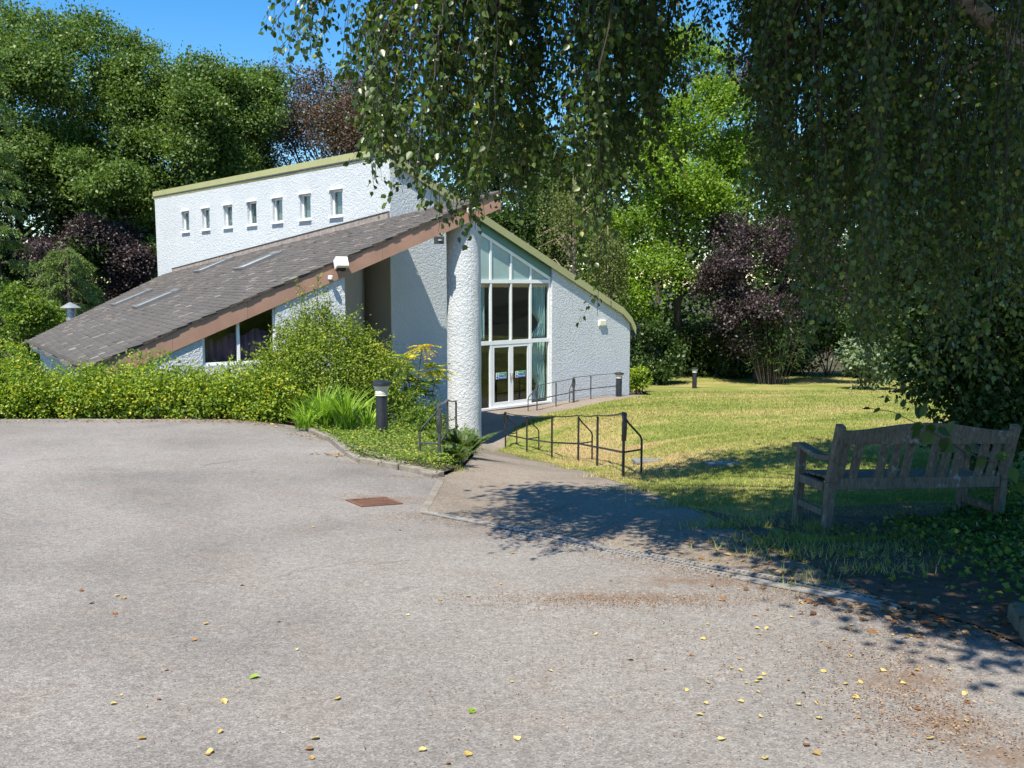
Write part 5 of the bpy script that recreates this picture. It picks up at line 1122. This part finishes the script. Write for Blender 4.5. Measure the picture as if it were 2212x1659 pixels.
bush('tall rounded yellow green bush with feathery shoots in front of the wing wall', 'garden_bush',
     [(548, 822, 32, 0), (585, 790, 36, 0), (618, 758, 36, .2), (648, 735, 40, .3), (690, 715, 45, .5), (735, 735, 45, .5), (775, 765, 45, .6), (815, 800, 40, .6), (572, 862, 44, -.2), (622, 815, 48, -.1), (670, 790, 60, 0), (730, 800, 60, .2), (785, 830, 50, .3), (640, 860, 50, -.3), (590, 890, 40, -.4), (700, 850, 50, -.1), (760, 860, 50, .1), (830, 850, 40, .3)],
     16.9, L['bushy'], 3500, 10, .085, .056, 33, twigs=[(670, 720, 640, 600, .3), (690, 700, 690, 590, .4), (700, 710, 665, 640, .4), (650, 730, 622, 650, .3), (690, 690, 720, 650, .4), (760, 740, 830, 715, .6), (740, 730, 780, 660, .5), (770, 760, 850, 745, .6), (690, 690, 677, 620, .4), (720, 720, 745, 690, .5), (590, 780, 560, 740, 0), (610, 750, 592, 705, .1), (630, 740, 615, 690, .2), (660, 720, 660, 660, .3), (800, 780, 850, 725, .5), (820, 800, 870, 770, .4), (540, 880, 500, 860, -.5), (640, 720, 655, 625, .3), (700, 700, 705, 615, .4)], tl=.055)
hedge()
def mahonia():
    g = np.random.default_rng(35); Y = 18.2; cx = xat(880, Y); gz = h1(cx, Y); o0 = np.array([cx, Y, gz]); e = empty('mahonia_shrub', (cx, Y, gz), 0, 'leggy shrub of bare canes topped with bright yellow rosettes left of the white pier', 'shrub'); mb = MB(); P, T, V_ = [], [], []
    tips = [(805, 752, .9), (845, 772, .7), (870, 800, .5), (912, 750, 1), (820, 800, .3), (880, 780, .8), (900, 830, .4), (935, 798, .8), (850, 830, .3), (915, 855, .35), (870, 860, .2), (945, 800, .8), (835, 850, .2), (800, 850, .15), (890, 890, .2), (860, 795, .75), (830, 770, .6), (925, 830, .5), (880, 815, .7)]
    for px, py, yel in tips:
        tp = at(px, py, Y + g.uniform(-.4, .4)) - o0; b0 = np.array([tp[0] * .55 + g.normal() * .05, tp[1] * .5, -.1]); mb.tube([b0, (b0 + tp) / 2 + g.normal(size=3) * .06, tp], [.014, .010, .007], 5)
        for i in range(13):
            a = i * 2.4; el = g.uniform(-.45, .9); fr = np.array([math.cos(a) * math.cos(el), math.sin(a) * math.cos(el), math.sin(el)]); ln = g.uniform(.22, .36)
            for k in range(6):
                q = .25 + .75 * k / 5; c = tp + fr * ln * q + np.array([0, 0, -.10 * q * q])
                for s_ in (-1, 1): sd = np.cross(fr, [0, 0, 1]) * s_; P.append(c); T.append(fr * .55 + sd * .8 + np.array([0, 0, -.1])); V_.append(np.clip(yel * .85 + g.normal() * .12, 0.02, 1))
    mb.build('canes', M['bark'], e); leaves('foliage', P, T, np.array([0, 0, 1.0]) + g.normal(size=(len(P), 3)) * .35, .10, .45, L['mahonia'], e, np.array(V_), 'fold')
mahonia()
def straps(label, px, py, n, ln, seed, lean=.35, Y=14.6):
    g = np.random.default_rng(seed); x0 = xat(px, Y); p = (x0, Y, h1(x0, Y) + .05); e = empty('strap_leaf_plant', (p[0], p[1], p[2]), 0, label, 'plant'); V_, F_, A = [], [], []
    for i in range(n):
        a = g.uniform(0, 6.28); r = g.uniform(0, .16); b0 = np.array([math.cos(a) * r, math.sin(a) * r, 0]); a2 = a + g.normal() * .5; h_ = ln * g.uniform(.6, 1.05); le = lean * g.uniform(.3, 1.6); w_ = g.uniform(.010, .019); sd = np.array([-math.sin(a2 + .5), math.cos(a2 + .5), 0]); k = len(V_)
        for q in np.linspace(0, 1, 6):
            c = b0 + np.array([math.cos(a2), math.sin(a2), 0]) * le * h_ * q * q * 1.2 + np.array([0, 0, h_ * (q - .28 * le * q ** 3)]); ww_ = w_ * (1 - q ** 2.5) + .0012; V_ += [c - sd * ww_, c + sd * ww_]
        F_ += [(k + 2 * j, k + 2 * j + 1, k + 2 * j + 3, k + 2 * j + 2) for j in range(5)]; A += [g.random()] * 5
    link_mesh('blades', np_mesh('blades', np.array(V_), np.array(F_), A), L['strap'], e)
straps('large fresh green clump of strap leaves left of the black bollard', 742, 926, 120, .92, 37, .5, 15.5)
straps('second clump of strap leaves, farther left below the tall bush', 690, 922, 90, .85, 38, .45, 15.6)
straps('low sprawling clump of strap leaves at the left end of the bed', 655, 925, 60, .6, 39, .8, 15.4)
straps('clump of strap leaves just behind the black bollard', 792, 925, 45, .7, 40, .7, 16.2)

# planted bed ground cover
bed_poly = [tuple(p[:2]) for p in kerb_line] + [tuple(p[:2]) for p in left_edge[::-1]] + [(-1.75, 21.4), (-2.6, 21.0), (-4.4, 19.2), (-6.0, 17.6)]
sheet('planting_bed', bed_poly, .4, .05, M['soil'])
def cover(name, poly, n, size, mat, seed, hgt=.12, label=None, cat=None, near=None, wid=.6, bx_=None):
    g = np.random.default_rng(seed); xs = [p[0] for p in poly]; ys = [p[1] for p in poly]; x = g.uniform(min(xs), max(xs), n * 4); y = g.uniform(min(ys), max(ys), n * 4); ok = inpoly(poly, x, y); x, y = x[ok][:n], y[ok][:n]
    if near is not None: ok = near(x, y, g); x, y = x[ok], y[ok]
    hh = hgt * (.5 + .5 * np.sin(x * 3.1 + np.cos(y * 2.3) * 2) * np.cos(y * 2.7)) + .03; z = H(x, y) + .05 + hh * g.random(len(x)) ** .6
    n_ = len(x); o = leaves(name, np.stack([x, y, z], 1), g.normal(size=(n_, 3)) * np.array([1, 1, .4]), np.array([0, -.25, 1.0]) + g.normal(size=(n_, 3)) * .5, g.uniform(.7, 1.3, n_) * size, wid, mat, None, g.random(n_), 'fold')
    return tag(o, label, cat, kind='stuff')
cover('ground_cover', bed_poly, 34000, .040, L['cover'], 51, .26, 'mixed low green ground cover filling the kerbed bed', 'ground cover')
def fern(label, px, py, n, ln, seed, Y=None):
    g = np.random.default_rng(seed); p = gpx(px, py); e = empty('fern', (p[0], p[1], p[2]), 0, label, 'fern'); P, T, Nn, Sz = [], [], [], []; mb = MB()
    for i in range(n):
        a = g.uniform(0, 6.28); l_ = ln * g.uniform(.6, 1); el = g.uniform(.85, 1.38); pts = []
        for k in range(26):
            q = k / 25; c = np.array([math.cos(a) * math.cos(el) * q * l_ * (1 + .4 * q), math.sin(a) * math.cos(el) * q * l_ * (1 + .4 * q), l_ * math.sin(el) * (q - .35 * q ** 2.4)]); pts.append(c)
        for k in range(2, 25):
            t_ = unit(pts[k + 1] - pts[k]); sd = unit(np.cross(t_, [0, 0, 1.0])); w_ = l_ * .2 * math.sin(math.pi * (k / 25) ** .7) + .012
            for s_ in (-1, 1): P.append(pts[k]); T.append(sd * s_ + t_ * .35 + np.array([0, 0, -.12])); Nn.append(np.cross(sd, t_) + g.normal(size=3) * .15); Sz.append(w_)
        mb.tube(pts[::5], [.005, .004, .004, .003, .002, .002][:len(pts[::5])], 4)
    mb.build('stalks', M['bark'], e); leaves('fronds', P, T, Nn, np.array(Sz), .30, L['fern'], e, g.random(len(P)), 'fold', .03)
fern('dark arching fern at the base of the white pier', 1000, 990, 34, .85, 53); fern('smaller fern beside the short handrail', 975, 1008, 22, .62, 54)
bush('low leafy green bush between the short handrail and the white pier', 'low_bush', [(960, 965, 22, .1), (985, 975, 22, .2), (1000, 990, 18, .1), (945, 950, 22, .2), (920, 930, 28, .8), (890, 910, 30, 1.2), (975, 1005, 16, -.3), (930, 900, 25, 1.8), (870, 880, 30, 2.0), (1005, 955, 16, .6)], 15.4, L['shrub'], 900, 10, .06, .055, 55)

# lawn grass: short blades, thinning with distance
def grass():
    g = np.random.default_rng(57); parts_ = []
    n = 420000; u = g.random(n); Y = 6.5 * (36 / 6.5) ** (u ** .8); px = g.uniform(1000, 2400, n); x = xat(px, Y); ok = inpoly(lawn_poly, x, Y) & ~(inpoly(bank_poly, x, Y) & (g.random(n) < .8)) & ~(((x - 3.4) / 1.5) ** 2 + ((Y - 8.05) / .55) ** 2 < 1 + .25 * np.sin(x * 7)); x, y = x[ok], Y[ok]; n = len(x)
    k = np.sqrt(y / 8); h_ = g.uniform(.014, .034, n) * k ** .8; a = g.uniform(0, 6.28, n); wv = .0035 * k * k; z = H(x, y) + .010
    sd = np.stack([np.cos(a), np.sin(a), 0 * a], 1) * wv[:, None]; tip = np.stack([g.normal(size=n) * .4 * h_, g.normal(size=n) * .4 * h_, h_], 1); c = np.stack([x, y, z], 1)
    V_ = np.stack([c - sd, c + sd, c + tip], 1).reshape(-1, 3); o = link_mesh('lawn_grass', np_mesh('lawn_grass', V_, np.arange(n * 3).reshape(n, 3), g.random(n)), M['blade']); tag(o, 'short dry yellow green mown grass of the lawn', 'grass', kind='stuff')
grass()
# ivy bank at the right, litter, fallen leaves
ivy_poly = [tuple(p[:2]) for p in G((1760, 1185), (1930, 1150), (2060, 1122), (2212, 1085), (2400, 1080), (2500, 1300), (2260, 1390), (2160, 1362), (2030, 1325), (1900, 1280), (1820, 1235))]
cover('ivy', ivy_poly, 13000, .046, L['ivy'], 58, .14, 'creeping ivy covering the shaded bank in front of the bench', 'ivy', wid=.85, near=lambda x, y, g: g.random(len(x)) < .05 + .95 * np.clip((x - 2.9) / 1.3, 0, 1))
def litter(name, spots, seed, size, label, per=1.0, wid=.5):
    g = np.random.default_rng(seed); X, Y_ = [], []
    for (px, py, sx_, sy_, k) in spots:
        p = gpx(px, py); X.append(p[0] + g.normal(size=int(k * per)) * sx_); Y_.append(p[1] + g.normal(size=int(k * per)) * sy_)
    x, y = np.concatenate(X), np.concatenate(Y_); n = len(x); z = H(x, y) + .010 + g.random(n) * .006
    o = leaves(name, np.stack([x, y, z], 1), g.normal(size=(n, 3)) * np.array([1, 1, .08]), np.array([0, 0, 1.0]) + g.normal(size=(n, 3)) * .25, g.uniform(.5, 1.7, n) * size, wid, L['litter'], None, g.random(n), 'kite', .08)
    tag(o, label, 'leaf litter', kind='stuff')
along = [(905 + i * 55, 1113 + i * 10.9, .22, .07, 170) for i in range(19)]
litter('leaf_litter', along + [(800, 1075, .35, .12, 260), (880, 1120, .5, .2, 220), (1180, 1300, .5, .10, 420), (1330, 1300, .4, .12, 420), (1480, 1305, .4, .10, 320), (1650, 1400, .5, .35, 380), (1900, 1430, .25, .2, 520), (1960, 1520, .25, .15, 560), (2060, 1590, .25, .15, 500), (1700, 1290, .5, .12, 420), (860, 1030, .35, .06, 300), (780, 1003, .4, .08, 250), (700, 955, .4, .2, 220), (960, 1060, .12, .6, 200), (1900, 1255, .4, .25, 900), (2050, 1320, .35, .2, 1100), (2000, 1325, .5, .06, 500), (2140, 1360, .4, .1, 700), (2200, 1385, .3, .15, 500), (1960, 1290, .4, .12, 900), (1700, 1180, .4, .2, 700), (1820, 1200, .5, .2, 900), (1900, 1120, .8, .3, 700), (1640, 1150, .25, .25, 500), (2000, 1250, .5, .3, 900), (1640, 1155, .2, .3, 220), (1480, 1095, .2, .4, 160), (1250, 1012, .3, .8, 150), (250, 912, 1.5, .15, 350), (450, 912, 1.2, .15, 350), (550, 912, .5, .2, 260), (1000, 1450, 2.0, .9, 420), (1500, 1500, .9, .5, 320), (600, 1300, 2.5, 1.2, 300)], 59, .0125, 'fine brown twig and leaf litter scattered on the asphalt and along the drain', 1.7, .36)

litter('fallen_leaf_drift', [(1750, 1200, .5, .2, 160), (1900, 1250, .5, .3, 260), (2050, 1310, .4, .25, 320), (2150, 1350, .3, .15, 220), (1680, 1165, .3, .2, 120), (2000, 1200, .5, .3, 160), (250, 910, 2.0, .12, 160), (500, 911, .8, .12, 140), (740, 985, .3, .1, 60), (690, 945, .3, .15, 80)], 60, .050, 'drift of dry brown fallen leaves on the shaded bank and hedge foot')
def tufts():
    g = np.random.default_rng(67); x, y = [], []
    for (px, py, sx_, k) in [(1700, 1190, .3, 260), (1800, 1215, .35, 300), (1900, 1250, .3, 220), (1840, 1178, .4, 450), (1960, 1200, .4, 250), (1500, 1098, .3, 350), (1600, 1145, .3, 400), (1420, 1066, .3, 300), (1340, 1035, .3, 300), (1270, 1012, .4, 350), (1180, 995, .5, 300), (1780, 1155, .12, 300), (970, 1020, .15, 160), (1760, 1280, .1, 60)]:
        p = gpx(px, py); x.append(p[0] + g.normal(size=k) * sx_); y.append(p[1] + abs(g.normal(size=k)) * .18)
    x, y = np.concatenate(x), np.concatenate(y); n = len(x); h_ = g.uniform(.04, .11, n); a = g.uniform(0, 6.28, n); c = np.stack([x, y, H(x, y) + .01], 1); sd = np.stack([np.cos(a), np.sin(a), 0 * a], 1) * .004; tip = np.stack([g.normal(size=n) * .5 * h_, g.normal(size=n) * .5 * h_, h_], 1)
    o = link_mesh('grass_tufts', np_mesh('grass_tufts', np.stack([c - sd, c + sd, c + tip], 1).reshape(-1, 3), np.arange(n * 3).reshape(n, 3), g.random(n)), M['blade']); tag(o, 'longer ragged grass along the edge of the path', 'grass', kind='stuff')
tufts()
def leaf_thing(name, seed, mat, size):
    g = np.random.default_rng(seed); vs = [(0, 0, 0)]; ring = []
    out = [(.10, .34), (.32, .48), (.55, .40), (.80, .16), (1, 0)]; s = size
    pts = [(0, 0)] + out + [(a, -b) for a, b in out[-2::-1]]
    V_ = [(a * s - s / 2, b * s * .9, s * (.16 * abs(b) + .10 * math.sin(a * 3 + seed) ** 2)) for a, b in pts]; ax = [(q * s - s / 2, 0, .02 * s * math.sin(q * 5 + seed)) for q in (.35, .7)]
    V_ += ax; n = len(pts); F = [(0, 1, n), (1, 2, n), (2, 3, n + 1, n), (3, 4, n + 1), (4, 5, n + 1), (5, 6, n + 1), (6, 7, n + 1), (7, 8, n, n + 1), (8, 9, n), (9, 0, n)]
    me = bpy.data.meshes.new(name); me.from_pydata(V_, [], [f for f in F if max(f) < len(V_)]); a = me.attributes.new('v', 'FLOAT', 'FACE'); a.data.foreach_set('value', [g.random()] * len(me.polygons)); me.materials.append(mat); return me
LM = [leaf_thing('fallen_leaf', i, L['fallen'], .032) for i in range(8)]; LB = [leaf_thing('fallen_leaf', 20 + i, L['fallen_brown'], .031) for i in range(3)]; LG = [leaf_thing('fallen_leaf', 30 + i, L['fallen_green'], .040) for i in range(2)]
g = np.random.default_rng(61); spots = [(484, 1520), (679, 1598), (476, 1585), (1108, 1197), (1530, 1478), (1726, 1527), (1600, 1520), (1654, 1640), (1950, 1480), (1850, 1510), (1010, 1637), (1765, 1632), (1560, 1603), (2010, 1602), (1640, 1470), (1600, 1452), (1860, 1478), (445, 1350), (730, 1512), (950, 1300), (880, 1330), (2087, 1560), (1780, 1452), (550, 1465), (1018, 1540)]
green_spots = {(550, 1465), (1018, 1540)}
for i in range(95):
    if g.random() < .62: px, py = g.normal(1750, 210), g.normal(1440, 95)
    else: px, py = g.uniform(100, 2100), g.uniform(1130, 1655)
    if 40 < px < 2180 and 1130 < py < 1655 and py > 1113 + max(0, px - 905) * .2: spots.append((px, py))
for i, s_ in enumerate(spots):
    p = gpx(*s_); gr = s_ in green_spots; br = (not gr) and i > 24 and g.random() < .3; me = LG[i % 2] if gr else (LB[i % 3] if br else LM[i % 8])
    o = bpy.data.objects.new('fallen_leaf', me); COL.objects.link(o); o.location = (p[0], p[1], p[2] + .006); o.rotation_euler = (g.normal() * .2 - .06, g.normal() * .2, g.uniform(0, 6.28)); k = g.uniform(.6, 1.25) * (1 if i > 24 else 1.15); o.scale = (k, k, k)
    tag(o, 'fallen green leaf lying on the sunlit asphalt' if gr else ('curled brown fallen leaf on the asphalt' if br else 'small yellow fallen birch leaf on the asphalt'), 'leaf', 'green leaves fallen on the asphalt' if gr else ('brown leaves fallen on the asphalt' if br else 'yellow leaves fallen on the asphalt'))
# leafy shoot reaching in front of the bench back, rooted in the ivy bank
def shoot():
    g = np.random.default_rng(63); Y = 6.6; pts = [at(2420, 1150, 6.3), at(2300, 1060, 6.4), at(2190, 1015, Y), at(2080, 975, Y), at(2000, 925, Y), at(1960, 905, Y), at(1930, 890, Y), at(1880, 882, Y)]
    r0 = gpx(2440, 1240); o0 = np.array(r0); e = empty('leafy_shoot', r0, 0, 'leafy shoot arching across the back of the bench', 'plant'); mb = MB(); mb.tube([r0 - o0 - np.array([0, 0, .1])] + [p - o0 for p in pts], [.010, .008, .007, .006, .005, .004, .003, .003, .002], 5); mb.build('stem', M['bark'], e); P, T, Sz = [], [], []
    for px, py, tx, ty, s_ in [(1880, 882, -1, .1, .06), (1900, 880, -.6, .9, .07), (1915, 870, -.3, -.9, .07), (1945, 893, -.6, .9, .07), (1950, 880, .2, -.9, .07), (1985, 905, -.2, -1, .11), (2000, 920, .5, .6, .12), (2020, 935, -.5, .7, .12), (2045, 930, .5, -.4, .12), (2070, 940, .6, .5, .12), (2100, 950, .4, .7, .13), (2130, 985, -.4, .8, .12), (2150, 990, .6, -.3, .12), (2185, 1010, .1, 1, .13), (2200, 1040, .4, .9, .13), (1990, 900, .3, -1, .09), (2010, 945, -.8, .4, .09), (2060, 960, -.6, .6, .10), (1990, 895, .4, -.9, .10), (1995, 915, -.6, .3, .11), (2010, 915, .3, .9, .12), (2005, 930, -.3, 1, .12), (2025, 925, .7, .4, .12), (2035, 945, .2, 1, .12), (1985, 925, -.5, .9, .10), (2050, 945, -.2, 1, .12), (2085, 960, .3, 1, .12)]:
        P.append(at(px, py, Y) - o0); T.append((tx, g.normal() * .3, -ty)); Sz.append(s_)
    leaves('foliage', P, T, np.array([0, -1.0, .5]) + g.normal(size=(len(P), 3)) * .4, np.array(Sz), .62, L['ivy'], e, g.random(len(P)) * .5, 'round', .06)
shoot()
